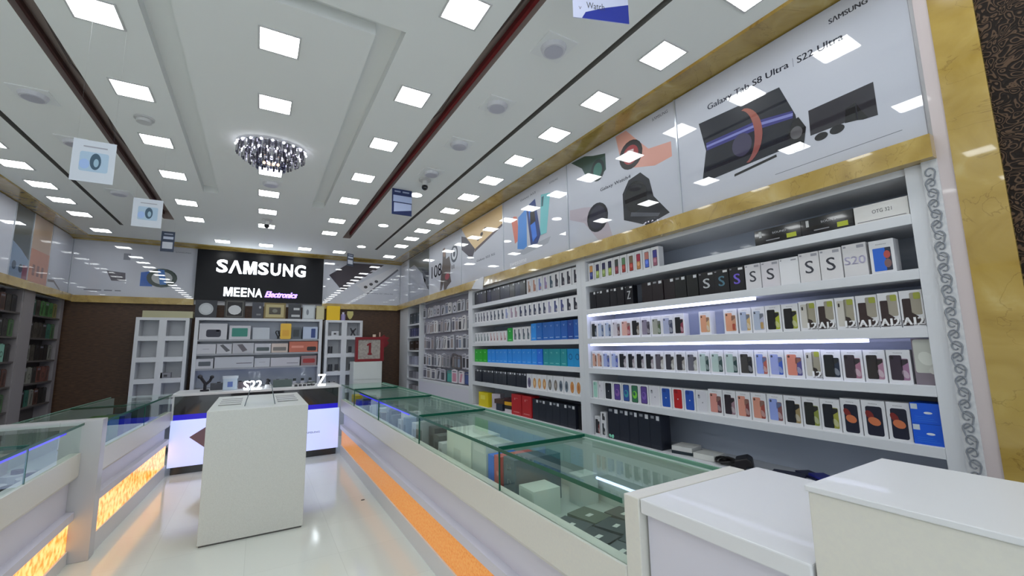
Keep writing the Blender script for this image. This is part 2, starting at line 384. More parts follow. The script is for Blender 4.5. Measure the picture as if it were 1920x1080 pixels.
near = side_unit('wall_shelf_unit', 'tall white shelf unit with two light strips, beside the scroll panel', .60, 2.87, LV, .77, leds=((1.80, 1.37, 2.79), (1.553, .87, 2.24), (1.553, 2.26, 2.78)))
side_unit('wall_shelf_unit', 'middle white shelf unit holding blue, green, red and black boxes', 2.87, 5.15, LV, .77)
# scroll panel
t = thing('scroll_panel', 'white upright panel with a grey chain of carved scrolls', 'decorative panel', (2.4, .575, 0))
MB().box(2.385, 2.5, .55, .60, 0, 2.245, noisy('stone_white', (190, 192, 196), (204, 204, 206), 60, .5)).build('backing', t)
mb = MB(); SC = mat('scroll_grey', (122, 126, 134), .35, coat=.3)
z = .84; k = 0
while z < 2.2:
    s = 1 if k % 2 else -1; pts = []
    for i in range(15):
        th = i / 14 * 1.75 * PI; r = .0185 - .0115 * i / 14
        pts.append((2.383, .577 + s * (r * math.cos(th)) - s * .001, z + r * math.sin(th) * 1.35))
    pts = [(2.383, .577 - s * .012, z - .046), (2.383, .577 + s * .012, z - .026)] + pts
    mb.tube(pts, .0031, SC, 5); z += .045; k += 1
mb.build('scroll_carving', t)

# ------------------------------------------------------------------ printed boxes
LOGO = col((70, 72, 80)); WB = col((214, 214, 218)); WB2 = col((200, 204, 206)); SIDEG = col((168, 170, 178))
_cache = {}
def pbox(style, w, h, d, c1=(0, 0, 0), c2=(0, 0, 0), extra=None):
    key = (style, round(w, 3), round(h, 3), round(d, 3), c1, c2, extra)
    if key in _cache: return _cache[key]
    mb = MB(); x0, x1 = -w / 2, w / 2
    A, B = col(c1), col(c2)
    X = lambda u: x0 + u * w
    Z = lambda v: v * h
    def R(u0, v0, u1, v1, lay, m, r=.006): mb.dec(rr(X(u0), Z(v0), X(u1), Z(v1), r), lay, m)
    if style in ('solid', 'letter', 'black', 'earbud'):
        body = col(c1, style in ('black', 'letter'))
    else: body = WB
    mb.box(x0, x1, 0, d, 0, h, body)
    if style == 'pair':      # back of handset in front, screen beside it
        R(.56, .10, .90, .74, 1, B); R(.12, .10, .64, .84, 2, A); R(.17, .72, .30, .81, 3, col(tuple(int(v * .45) for v in c1)))
        mb.text('Galaxy', X(.3), Z(.89), w * .4, h * .035, 1, LOGO)
        mb.dec(ell(X(.73), Z(.28), w * .13, h * .13, 12, .4), 2, col(tuple(min(255, int(v * .5 + 105)) for v in c2))); mb.dec([(X(.58), Z(.5)), (X(.88), Z(.62)), (X(.88), Z(.72)), (X(.58), Z(.72))], 2, col(tuple(int(v * .55 + 20) for v in c1)))
        if extra: R(.62, .14, .84, .4, 3, col(extra))
    elif style == 'a12':
        R(.45, .33, .93, .93, 1, col((150, 144, 130))); R(.62, .75, .93, .93, 2, col((150, 156, 62)))
        R(.10, .12, .48, .78, 3, A, .004); mb.dec([(X(.1), Z(.12)), (X(.95), Z(.1)), (X(.72), Z(.3)), (X(.42), Z(.42)), (X(.1), Z(.4))], 4, A)
        mb.dec([(X(.04), Z(.045)), (X(.5), Z(.045)), (X(.42), Z(.2)), (X(.04), Z(.2))], 4.5, A); mb.text('A12', X(.095), Z(.055), w * .88, h * .2, 5, col((70, 62, 60)), bold=.0022)
        mb.text('A12', X(.07), Z(.07), w * .88, h * .2, 6, col((226, 226, 228)), bold=.0022)
    elif style == 'a12w':
        R(.10, .10, .55, .90, 1, col((190, 186, 178))); R(.16, .70, .26, .82, 2, col((50, 46, 44))); R(.45, .25, .93, .93, 1, col((150, 144, 126)))
        R(.62, .75, .93, .93, 2, col((150, 156, 62))); mb.dec([(X(.5), Z(.12)), (X(.95), Z(.1)), (X(.7), Z(.36)), (X(.5), Z(.40))], 4, col((44, 34, 32)))
        mb.text('12', X(.475), Z(.055), w * .5, h * .2, 5, col((70, 62, 60)), bold=.0022)
        mb.text('12', X(.45), Z(.07), w * .5, h * .2, 6, col((226, 226, 228)), bold=.0022)
    elif style == 'fruit':   # handset front with coloured wallpaper
        R(.14, .05, .86, .93, 1, col((20, 20, 26)), .009); R(.18, .075, .82, .905, 2, A, .007); mb.dec(ell(X(.5), Z(.45), w * .26, h * .2, 14), 3, B); mb.dec(ell(X(.45), Z(.5), w * .14, h * .1, 12), 4, A)
    elif style == 'back':    # handset back
        R(.14, .05, .86, .93, 1, A, .009); R(.19, .74, .5, .9, 2, B, .006); mb.dec(ell(X(.5), Z(.48), w * .05, h * .03, 8), 2, col((200, 200, 205)))
    elif style == 'plainfruit':
        R(.16, .62, .34, .80, 1, col((160, 160, 170))); mb.dec(ell(X(.24), Z(.75), w * .05, h * .03, 8), 2, col((60, 60, 70))); mb.dec(ell(X(.52), Z(.45), w * .05, h * .03, 8), 1, col((130, 130, 140))); R(.14, .06, .86, .94, 0.5, col((208, 206, 214)), .009)
    elif style == 'planet':
        R(.16, .04, .86, .84, 1, col((16, 18, 40)), .009); mb.dec(ell(X(.32), Z(.60), w * .16, h * .13, 14, .5), 2, col((120, 30, 26))); mb.dec(ell(X(.5), Z(.43), w * .28, h * .11, 16, -.4), 3, col((196, 110, 70)))
        mb.text('Galaxy', X(.3), Z(.89), w * .4, h * .035, 1, LOGO)
    elif style == 'screen':  # narrow colourful phone screen on white box
        R(.24, .10, .78, .86, 1, col((30, 30, 44)), .006); R(.27, .5, .75, .84, 2, A, .005); R(.27, .12, .75, .5, 2, B, .005); mb.dec(ell(X(.5), Z(.36), w * .18, h * .1, 12), 3, col(tuple(min(255, v + 40) for v in c2)))
    elif style == 'slim':    # far phone box: angled handset
        mb.dec([(X(.30), Z(.12)), (X(.80), Z(.12)), (X(.80), Z(.5)), (X(.58), Z(.62)), (X(.6), Z(.86)), (X(.30), Z(.86))], 1, A); mb.dec(ell(X(.66), Z(.26), w * .12, h * .1, 10), 2, B)
    elif style == 'solid':
        mb.text(extra or 'o', X(.3), Z(.72), w * .35, h * .1, 1, B); R(.2, .12, .8, .16, 1, B, .001)
    elif style == 'earbud':
        mb.dec(ell(X(.5), Z(.55), w * .3, w * .3, 16), 1, B); mb.dec(ell(X(.5), Z(.55), w * .2, w * .2, 16), 2, A)
    elif style == 'orangepic':
        mb.dec(ell(X(.5), Z(.42), w * .32, h * .34, 16), 1, A); mb.dec(ell(X(.5), Z(.42), w * .12, h * .16, 12), 2, B)
    elif style == 'black':
        R(.62, .84, .9, .97, 1, col((214, 216, 220)), .001)
        if extra: R(.12, .88, .42, .96, 1, col((150, 152, 158)), .001)
        mb.dec([(X(.08), Z(.1)), (X(.92), Z(.1)), (X(.92), Z(.11)), (X(.08), Z(.11))], 1, col(tuple(min(255, v + 22) for v in c1)))
    elif style == 'letter':
        mb.text(extra[0] if extra else 'S', X(.5) - (.2 if len(extra) == 1 else .42) * w, Z(.30), w * (.4 if len(extra) == 1 else .84), h * (.42 if len(extra) == 1 else .3), 2, B, bold=.0018 if c1[0] < 60 else .001) if len(extra) == 1 else mb.text(extra, X(.06), Z(.38), w * .88, h * .24, 2, B, bold=.001)
        R(.62, .86, .92, .95, 1, col((216, 216, 218) if c1[0] < 60 else (150, 150, 158)), .001)
        R(.05, .9, .17, .95, 1, col((140, 140, 150)), .001)
    elif style == 'blank':
        R(.62, .88, .9, .93, 1, col((150, 150, 158)), .001); R(.06, .9, .14, .96, 1, col((150, 150, 158)), .001)
    me = mb.build('tmp'); data = me.data; bpy.data.objects.remove(me)
    _cache[key] = data
    return data
def put(name, data, loc, rz, label, cat, group):
    o = bpy.data.objects.new(name, data); C.objects.link(o); o.location = loc; o.rotation_euler.z = rz + random.uniform(-.02, .02)
    return tag(o, label, cat, group)
SH = {2.04: 'top', 1.80: 'second', 1.553: 'third', 1.31: 'fourth', 1.065: 'fifth', .77: 'bottom'}
def row(items, z, bay, h=.148, d=.05, x=2.425, name='phone_box', cat='phone box', fromleft=0):
    """items: list of (y_left, y_right, style, c1, c2, extra, description[, name])"""
    for i, it in enumerate(items):
        yl, yr, st, c1, c2, ex, desc = it[:7]; hh = it[7] if len(it) > 7 else h
        nm = it[8] if len(it) > 8 else name
        w = min(yl - yr - .004, .2); dat = pbox(st, w, hh, d, c1, c2, ex)
        put(nm, dat, (x + random.uniform(0, .008), (yl + yr) / 2, z), RW, '%s, %s from left on %s shelf of %s unit' % (desc, ORD[i + 1 + fromleft], SH[z], bay), cat if len(it) <= 9 else it[9], 'boxes on the %s shelf of the %s wall unit' % (SH[z], bay))
K = (14, 14, 20)
# near unit, top shelf
E1 = [2.857, 2.778, 2.689, 2.604, 2.522, 2.444, 2.368, 2.29, 2.21, 2.119, 2.036]
E1 = [min(v, 2.80) for v in E1]; E1 = [2.80 - (2.80 - 2.036) * i / 10 for i in range(11)]
cc = [((210, 150, 80), (50, 60, 130)), ((40, 36, 80), (150, 170, 80)), ((40, 36, 80), (140, 160, 90)), ((36, 34, 70), (150, 165, 70)), ((60, 70, 66), (130, 50, 60)), ((90, 130, 90), (160, 50, 40)), ((120, 100, 80), (165, 52, 40)), ((170, 40, 70), (190, 130, 80)), ((190, 120, 110), (70, 100, 200)), ((60, 56, 140), (150, 90, 110))]
cn = ['orange and blue', 'purple and lime', 'dark purple and green', 'violet and lime', 'dark green and red', 'green and red', 'brown and red', 'crimson and tan', 'pink and blue', 'blue and mauve']
row([(E1[i], E1[i + 1], 'screen', cc[i][0], cc[i][1], None, 'white box, %s screen' % cn[i]) for i in range(10)], 2.04, 'near', h=.155)
# flat wide boxes, top shelf right
def flat(y0, y1, x0, x1, z0, z1, m, name, label, cat, decs=None, group=None):
    t = MB(); w = y1 - y0; t.box(-w / 2, w / 2, 0, x1 - x0, 0, z1 - z0, m)
    if decs: decs(t, w, z1 - z0)
    o = t.build(name, loc=(x0, (y0 + y1) / 2, z0), rz=RW); return tag(o, label, cat, group)
def d1(t, w, h):
    t.text('SOUND', -w * .1, h * .60, w * .3, h * .12, 1, col((190, 190, 196))); t.dec([(w * .2, h * .14), (w * .4, h * .14), (w * .4, h * .42), (w * .2, h * .42)], 1, col((170, 178, 50)))
    t.dec([(-w * .4, h * .5), (-w * .34, h * .5), (-w * .34, h * .9), (-w * .4, h * .9)], 1, col((190, 190, 190))); t.dec([(-w * .25, h * .2), (w * .05, h * .2), (w * .05, h * .27), (-w * .25, h * .27)], 1, col((130, 130, 136)))
flat(1.097, 1.339, 2.41, 2.62, 2.04, 2.125, BLACKG, 'speaker_box', 'flat black box with yellow sticker, left one beside the flat white box', 'box', d1)
flat(.867, 1.095, 2.41, 2.62, 2.04, 2.125, BLACKG, 'speaker_box', 'flat black box with yellow sticker, touching the flat white box', 'box', d1)
flat(.665, .863, 2.41, 2.62, 2.04, 2.125, col((214, 212, 210), True), 'keyboard_box', 'flat white box at the right end of the top shelf', 'box',
     lambda t, w, h: (t.text('OTG 321', -w * .15, h * .45, w * .36, h * .2, 1, LOGO), t.dec([(-w * .45, h * .08), (w * .45, h * .08), (w * .45, h * .11), (-w * .45, h * .11)], 1, LOGO)))
# second shelf: black and white letter boxes
E2 = [2.80, 2.718, 2.636, 2.55, 2.47, 2.39, 2.302]
it = [(E2[i], E2[i + 1], 'black', (14, 14, 22), K, i % 2, 'black phone box with white sticker') for i in range(5)] + [(E2[5], E2[6], 'letter', (12, 12, 20), (190, 192, 196), 'Z', 'black box with letter Z')]
E2 = [2.217, 2.116, 2.015, 1.921, 1.827, 1.738]
it += [(E2[i], E2[i + 1], 'black', ((26, 16, 20) if i < 3 else (16, 18, 18)), K, i % 2, 'black phone box with small sticker') for i in range(5)]  # reddish black of the first three boxes paints in a reflection
it += [(1.738, 1.624, 'letter', (12, 12, 18), (200, 202, 206), 'S', 'black box with white S'), (1.624, 1.525, 'letter', (12, 12, 18), (90, 130, 150), 'S', 'black box with teal S'), (1.525, 1.43, 'letter', (12, 12, 18), (120, 100, 210), 'S', 'black box with purple S')]
it += [(1.429, 1.336, 'letter', (206, 204, 208), (84, 86, 96), 'S', 'white box with grey S'), (1.336, 1.234, 'letter', (206, 202, 208), (84, 86, 96), 'S', 'white box with grey S'), (1.234, 1.134, 'blank', WB.diffuse_color[:3] and (206, 204, 206), K, None, 'plain white phone box'),
       (1.134, 1.036, 'letter', (206, 204, 206), (80, 82, 92), 'S', 'white box with grey S', .155), (1.036, .939, 'letter', (206, 204, 206), (80, 82, 92), 'S', 'white box with grey S', .155), (.939, .840, 'letter', (206, 204, 206), (184, 180, 206), 'S20', 'white box with pale lilac print', .16)]
row(it, 1.80, 'near', h=.147)
# tablet box at the end
mb = MB(); mb.box(-.045, .045, 0, .06, 0, .155, WB); mb.dec(rr(-.033, .012, .033, .118, .003), 1, col((40, 44, 60))); mb.dec(rr(-.033, .012, .012, .118, .003), 2, col((36, 96, 196)))
mb.dec(ell(.018, .085, .012, .018), 3, col((176, 76, 70))); mb.dec(ell(.018, .045, .013, .02), 3, col((120, 90, 90))); mb.text('Galaxy', -.02, .132, .04, .006, 1, LOGO)
tag(mb.build('phone_box', loc=(2.43, .785, 1.80), rz=RW), 'white box with blue tablet picture, at right end of the second shelf', 'phone box')
# third shelf
P = 'pair'
E3 = [2.80, 2.72, 2.635, 2.55, 2.45, 2.337, 2.245, 2.149, 2.052, 1.947, 1.861]
c3 = [((24, 30, 32), (80, 90, 110), 'black'), ((170, 182, 206), (70, 90, 130), 'ice blue'), ((168, 180, 204), (60, 80, 120), 'pale blue'), ((192, 186, 192), (90, 60, 66), 'silver'), ((206, 160, 150), (150, 60, 66), 'rose'), ((16, 18, 24), (120, 110, 100), 'black'), ((130, 122, 140), (60, 54, 66), 'grey violet'), ((150, 152, 140), (76, 92, 66), 'sage'), ((160, 166, 192), (60, 66, 90), 'lavender grey'), ((12, 14, 20), (130, 50, 70), 'black')]
it = [(E3[i], E3[i + 1], P, c3[i][0], c3[i][1], None, 'white box, %s handset' % c3[i][2]) for i in range(10)]
it += [(1.753, 1.668, P, (208, 150, 118), (200, 164, 120), None, 'white box standing alone, copper handset'), (1.581, 1.495, P, (208, 148, 116), (190, 140, 110), (160, 70, 50), 'white box, copper handset'),
       (1.489, 1.41, P, (160, 170, 192), (196, 164, 110), None, 'white box, silver blue handset'), (1.41, 1.333, P, (166, 176, 194), (170, 170, 190), (170, 140, 90), 'white box, silver blue handset'),
       (1.333, 1.247, P, (12, 12, 14), (160, 170, 40), None, 'white box, black handset, yellow screen'), (1.247, 1.161, P, (14, 14, 16), (150, 156, 60), None, 'white box, black handset, yellow screen'),
       (1.161, 1.077, 'a12w', K, K, None, 'white box with pale handset and digits', .152), (1.077, .995, 'a12', (46, 32, 32), K, None, 'box with dark handset and A12', .154),
       (.995, .911, 'a12w', K, K, None, 'white box with pale handset and digits', .155), (.911, .825, 'a12', (50, 34, 34), K, None, 'box with dark handset and A12', .156), (.825, .747, 'a12', (46, 30, 32), K, None, 'box with dark handset and A12', .158), (.747, .667, 'a12', (44, 30, 30), K, None, 'box with dark handset and A12', .16)]
row(it, 1.553, 'near', h=.146)
# fourth shelf
E4 = [2.80, 2.735, 2.67, 2.58, 2.49, 2.398, 2.315, 2.226, 2.136, 2.045, 1.955, 1.869, 1.78, 1.695, 1.601, 1.509, 1.419, 1.338, 1.255, 1.157, 1.081, .993, .906, .816, .733]
c4 = [((206, 158, 138), (130, 80, 66), 'peach'), ((206, 160, 140), (140, 90, 76), 'peach'), ((150, 162, 206), (60, 76, 150), 'blue'), ((156, 168, 208), (70, 86, 170), 'blue')] + [((16, 16, 26), (150, 140, 146), 'black')] * 4 + [((84, 78, 88), (170, 166, 160), 'graphite'), ((50, 48, 58), (150, 146, 140), 'dark grey'), ((48, 46, 52), (150, 146, 140), 'dark grey'), ((96, 96, 106), (170, 170, 160), 'graphite')] + \
     [((170, 190, 184), (40, 66, 66), 'mint')] * 3 + [((58, 56, 56), (26, 26, 36), 'charcoal'), ((140, 156, 214), (170, 90, 80), 'blue'), ((150, 160, 212), (60, 90, 180), 'blue'), ((206, 128, 110), (80, 74, 130), 'coral'), None, ((20, 24, 28), (30, 40, 60), 'black')] + [((52, 42, 50), (160, 110, 130), 'dark plum'), ((40, 34, 34), (160, 120, 140), 'black'), ((52, 40, 54), (150, 110, 140), 'dark plum')]
E4[17:] = [1.345, 1.255, 1.157, 1.081, .993, .906, .816, .733]
E4 = [2.80, 2.735, 2.67, 2.58, 2.49, 2.398, 2.315, 2.226, 2.136, 2.045, 1.955, 1.869, 1.78, 1.695, 1.601, 1.509, 1.419, 1.340, 1.255, 1.160, 1.081, .993, .906, .822, .735]
it = []
for i in range(24):
    if i == 19: it.append((E4[i], E4[i + 1], 'a12w', K, K, None, 'white box, pale handset and digits')); continue
    a = c4[i] if i < len(c4) else ((34, 30, 36), (170, 100, 120), 'black')
    it.append((E4[i], E4[i + 1], P, a[0], a[1], None, 'white box, %s handset' % a[2], .14 if i < 12 else .146))
row(it, 1.31, 'near')
mb = MB(); mb.box(-.042, .042, 0, .06, 0, .195, col((122, 112, 122))); mb.dec(rr(-.038, .05, .03, .19, .01), 1, col((186, 188, 180))); mb.dec(ell(.0, .11, .024, .03, 14, .5), 2, col((206, 208, 200))); mb.dec(ell(.024, .06, .02, .016), 2, col((196, 196, 190)))
mb.dec([(.028, .10), (.04, .12), (.04, .07), (.02, .08)], 3, col((24, 22, 24)))
tag(mb.build('gadget_box', loc=(2.425, .684, 1.31), rz=RW), 'taller grey box picturing white objects, right end of the fourth shelf', 'box')
# fifth shelf
E5 = [2.80, 2.735, 2.668, 2.567, 2.472, 2.382, 2.29, 2.203, 2.1, 2.004, 1.912, 1.821, 1.728, 1.632, 1.546, 1.458, 1.372, 1.284, 1.195, 1.109, 1.021, .938, .847, .762]
c5 = [('back', (160, 204, 190), (130, 170, 160), 'mint handset'), ('plainfruit', K, K, 'pale handset'), ('back', (28, 32, 44), (16, 16, 22), 'black handset'), ('fruit', (84, 60, 140), (130, 90, 160), 'purple screen'), ('fruit', (50, 80, 150), (60, 150, 160), 'teal screen'), ('fruit', (50, 110, 80), (120, 200, 60), 'green screen'), ('fruit', (90, 66, 140), (120, 90, 170), 'violet screen'), ('plainfruit', K, K, 'pale handset'),
      ('back', (30, 80, 170), (24, 60, 140), 'blue handset'), ('back', (176, 24, 26), (140, 16, 20), 'red handset'), ('back', (34, 78, 172), (24, 60, 140), 'blue handset'), ('plainfruit', K, K, 'pale handset'),
      (P, (206, 140, 130), (90, 50, 60), 'pink handset'), (P, (40, 30, 40), (150, 120, 130), 'dark handset'), (P, (208, 142, 124), (120, 60, 60), 'pink handset'), (P, (204, 140, 120), (150, 70, 60), 'pink handset'), (P, (140, 156, 216), (130, 80, 80), 'blue handset'),
      (P, (22, 22, 30), (150, 130, 90), 'black handset'), (P, (30, 32, 30), (130, 140, 60), 'black handset, green screen'), (P, (20, 22, 32), (150, 150, 60), 'black handset, yellow screen'), ('planet', K, K, 'orange planet picture'), ('planet', K, K, 'orange planet picture'), ('planet', K, K, 'orange planet picture')]
row([(E5[i], E5[i + 1], a[0], a[1], a[2], None, 'white box, %s' % a[3], .14 if i < 12 else .152 if i < 20 else .162) for i, a in enumerate(c5)], 1.065, 'near')
for k in range(2):
    mb = MB(); mb.box(-.052, .052, 0, .10, 0, .084, col((10, 84, 206))); mb.dec(rr(-.05, .058, -.028, .08, .001), 1, col((190, 200, 210))); mb.dec(ell(.004, .045, .014, .005, 12), 1, col((214, 220, 230)))
    for q in range(3): mb.dec([(-.04, .012 + q * .008), (.03 - q * .01, .012 + q * .008), (.03 - q * .01, .013 + q * .008), (-.04, .013 + q * .008)], 1, col((60, 130, 220)))
    tag(mb.build('accessory_box', loc=(2.42, .706, 1.065 + .085 * k), rz=RW), 'bright blue box at right end of fifth shelf, %s of a stack of two' % ('lower', 'upper')[k], 'box', 'two stacked bright blue boxes')
# bottom deck of the near unit
EB = [2.64, 2.515, 2.413, 2.321, 2.213, 2.116]
for i in range(5):
    put('laptop_box', pbox('black', EB[i] - EB[i + 1] - .003, .235, .10, (32, 36, 48), K, 1), (2.43, (EB[i] + EB[i + 1]) / 2, .77), RW, 'tall dark grey box with stickers, %s from left on the near unit deck' % ORD[i + 1], 'box', 'tall dark boxes on the deck of the near wall unit')
put('phone_box', pbox('pair', .06, .15, .05, (40, 40, 46), (120, 60, 60)), (2.43, 2.765, .77), RW, 'white phone box on the near unit deck, left of the dark boxes', 'phone box', 'boxes on the deck')
put('watch_box', pbox('slim', .06, .12, .05, (50, 56, 60), (160, 160, 160)), (2.425, 2.69, .77), RW, 'small grey box squeezed between white box and first dark box on deck', 'box', 'boxes on the deck')
put('charger_box', pbox('slim', .06, .07, .05, (60, 60, 66), (60, 60, 66)), (2.427, 2.69, .89), RW, 'little grey box stacked on another left of the dark boxes', 'box', 'boxes on the deck')
mb = MB()
for i in range(26):
    a = random.uniform(0, 2 * PI); r = random.uniform(0, .045); mb.ball((r * math.cos(a) * .6, r * math.sin(a), .012 + random.uniform(0, .012)), .016, col((120, 200, 172)), 6)
tag(mb.build('crumpled_bag', loc=(2.46, 2.60, .77)), 'crumpled mint green bag in front of the dark boxes', 'bag')
def rbox(name, label, cat, c, sz, rz, m, decs=None, tilt=0):
    mb = MB(); mb.box(-sz[0] / 2, sz[0] / 2, -sz[1] / 2, sz[1] / 2, 0, sz[2], m)
    if decs: decs(mb)
    o = mb.build(name, loc=c, rz=rz); o.rotation_euler.x = tilt; return tag(bev(o, .002), label, cat)
rbox('router_box', 'dark flat box lying under the white one on the near deck', 'box', (2.53, 1.99, .77), (.15, .15, .02), .25, col((30, 44, 52)))
rbox('adapter_box', 'white flat box lying on top of the dark flat box', 'box', (2.525, 1.99, .79), (.14, .14, .03), .2, col((214, 214, 212)))
rbox('adapter_box', 'white flat box lying alone beside the tangle of black cables', 'box', (2.52, 1.82, .77), (.13, .14, .035), .1, col((216, 216, 212)))
mb = MB()
for k in range(5):
    cx, cy = 2.50 + random.uniform(-.02, .03), 1.66 + random.uniform(-.04, .04); ph = random.random() * 6
    mb.tube([(cx + (.035 + .006 * k) * math.cos(ph + i * .5), cy + (.05 + .004 * k) * math.sin(ph + i * .5), .776 + .004 * k + .008 * math.sin(i * .9 + k)) for i in range(22)], .005, col((26, 22, 22)), 6)
tag(mb.build('cable_tangle', origin=(2.5, 1.66, .77)), 'tangle of black cables on the deck beside the white boxes', 'cable')
mb = MB(); mb.prism([(0, 0), (.10, 0), (.095, .05), (.03, .07), (.005, .055)], 'x', -.06, .06, col((24, 20, 24)))
tag(bev(mb.build('camera_bag', loc=(2.52, 1.53, .77), rz=.5), .008, 3), 'small black pouch right of the cable tangle', 'pouch')
rbox('charger', 'dark teal charger block in front of the black pouch', 'charger', (2.47, 1.50, .77), (.05, .07, .02), .4, col((20, 36, 48)))
rbox('phone_case', 'flat dark grey phone case lying left of the blue one', 'phone case', (2.56, 1.36, .77), (.09, .16, .012), .3, col((40, 42, 66)))
rbox('phone_case', 'navy phone case lying crosswise behind the blue one', 'phone case', (2.64, 1.28, .77), (.08, .16, .012), -.5, col((26, 30, 70)))
rbox('phone_case', 'bright blue phone case lying on the near deck', 'phone case', (2.60, 1.20, .782), (.08, .15, .012), -.6, col((44, 48, 150)))
rbox('cable_packet', 'grey plastic packet at right end of the near deck', 'packet', (2.58, .93, .77), (.10, .16, .03), .5, col((120, 126, 138), True))

# ------------------------------------------------------------------ middle unit rows
def edges(a, b, n): return [a + (b - a) * i / n for i in range(n + 1)]
mid = 'middle'
e = edges(5.08, 3.81, 11)
it = [(e[i], e[i + 1], 'black', (30 + 12 * (i % 3), 32 + 10 * (i % 3), 40 + 8 * (i % 2)), K, i % 2, 'dark phone box') for i in range(11)]
for a, b, st, c1, c2, ds in ((3.80, 3.70, 'slim', (180, 150, 136), (120, 90, 80), 'white box, tan handset'), (3.70, 3.60, 'slim', (190, 140, 124), (150, 110, 100), 'white box, pink handset'), (3.60, 3.50, 'slim', (120, 132, 190), (190, 140, 130), 'white box, blue handset'), (3.50, 3.41, 'slim', (150, 136, 176), (176, 130, 130), 'white box, lilac handset'), (3.41, 3.31, 'slim', (60, 84, 100), (150, 160, 170), 'white box, teal handset')): it.append((a, b, st, c1, c2, None, ds))
for i in range(4): it.append((3.31 - .093 * i, 3.31 - .093 * (i + 1), 'slim', (40, 40, 56), (120, 110, 116), None, 'white box, black handset'))
row(it, 2.04, mid, h=.16)
e = [5.08, 5.0, 4.92, 4.84, 4.755, 4.666, 4.573, 4.48, 4.385, 4.288, 4.18, 4.077, 3.975, 3.875, 3.783, 3.698, 3.607, 3.52, 3.435, 3.338, 3.239, 3.143, 3.04, 2.945]
cs = [(84, 90, 104)] * 3 + [(70, 70, 92)] * 2 + [(60, 72, 90)] * 4 + [(140, 150, 190), (160, 140, 160), (160, 136, 150)] + [(46, 56, 84)] * 6 + [(140, 136, 170), (64, 74, 120), (60, 66, 120), (34, 36, 54), (36, 38, 52)]
nm = ['grey'] * 3 + ['slate'] * 2 + ['dark slate'] * 4 + ['pale blue', 'lilac', 'lilac'] + ['navy'] * 6 + ['lavender', 'indigo', 'indigo', 'black', 'black']
row([(e[i], e[i + 1], 'slim', cs[i], (150, 146, 150), None, 'white box, %s handset' % nm[i]) for i in range(23)], 1.80, mid, h=.145)
e = [5.08, 5.0, 4.925, 4.841, 4.755, 4.671, 4.58, 4.499, 4.42, 4.33, 4.235]
it = [(e[i], e[i + 1], 'slim', (130, 142, 146) if i < 5 else (196, 168, 172), (90, 96, 100) if i < 5 else (110, 60, 70), None, 'white box, %s handset' % ('grey' if i < 5 else 'pink')) for i in range(10)]
it += [(4.222, 4.115, 'solid', (30, 160, 60), (140, 220, 150), 'i', 'bright green box')]
it += [(a, b, 'slim', (90, 100, 112), (130, 150, 150), None, 'white box, grey handset') for a, b in ((4.105, 4.008), (4.008, 3.92), (3.92, 3.83), (3.83, 3.745))]
it += [(a, b, 'solid', c, (150, 180, 220), 'Y', ds + ' blue box') for a, b, c, ds in ((3.735, 3.64, (40, 140, 224), 'light'), (3.64, 3.53, (30, 100, 180), 'mid'), (3.53, 3.42, (32, 96, 176), 'mid'), (3.42, 3.32, (34, 98, 180), 'mid'), (3.32, 3.22, (30, 92, 172), 'mid'), (3.22, 3.12, (28, 88, 170), 'mid'), (3.12, 3.03, (16, 64, 146), 'dark'), (3.03, 2.943, (30, 90, 172), 'mid'))]
for i in range(len(it)): it[i] = it[i] + ((.125 if i < 10 else .15 if i < 15 else .175),) if len(it[i]) == 7 else it[i]
row(it, 1.553, mid)
e = edges(5.08, 4.72, 3) ; it = [(e[i], e[i + 1], 'solid', (20, 160, 30), (110, 210, 110), 'i', 'green earphone box') for i in range(3)]
e = edges(4.72, 3.535, 12); it += [(e[i], e[i + 1], 'solid', (34, 136, 226) if i != 11 else (30, 110, 220), (120, 180, 236), 'f', 'sky blue earphone box') for i in range(12)]
e = edges(3.525, 3.14, 4); it += [(e[i], e[i + 1], 'solid', (30, 140, 150), (110, 190, 190), 't', 'teal earphone box') for i in range(4)]
e = edges(3.14, 2.943, 2); it += [(e[i], e[i + 1], 'earbud', (20, 140, 200), (14, 96, 150), None, 'cyan box with dial') for i in range(2)]
row(it, 1.31, mid, h=.158)
e = edges(5.08, 3.84, 12); it = [(e[i], e[i + 1], 'black', (16, 20, 36), K, 1, 'navy black box with white marks') for i in range(12)]
for a, b, c1, c2, ds in ((3.83, 3.727, (110, 100, 130), (60, 60, 90), 'purple picture'), (3.727, 3.637, (204, 150, 96), (220, 190, 140), 'orange picture'), (3.637, 3.552, (206, 150, 92), (220, 190, 140), 'orange picture'), (3.552, 3.46, (204, 146, 90), (220, 190, 140), 'orange picture'), (3.46, 3.371, (110, 108, 104), (170, 160, 150), 'grey picture'), (3.371, 3.286, (120, 112, 104), (170, 160, 150), 'grey picture'), (3.286, 3.2, (110, 122, 134), (50, 60, 80), 'blue grey picture'), (3.2, 3.119, (110, 124, 136), (60, 66, 80), 'blue grey picture'), (3.119, 3.03, (206, 144, 84), (186, 110, 60), 'orange picture'), (3.03, 2.943, (204, 142, 84), (180, 110, 60), 'orange picture')):
    it.append((a, b, 'orangepic', c1, c2, None, 'white box, ' + ds))
row(it, 1.065, mid, h=.15)
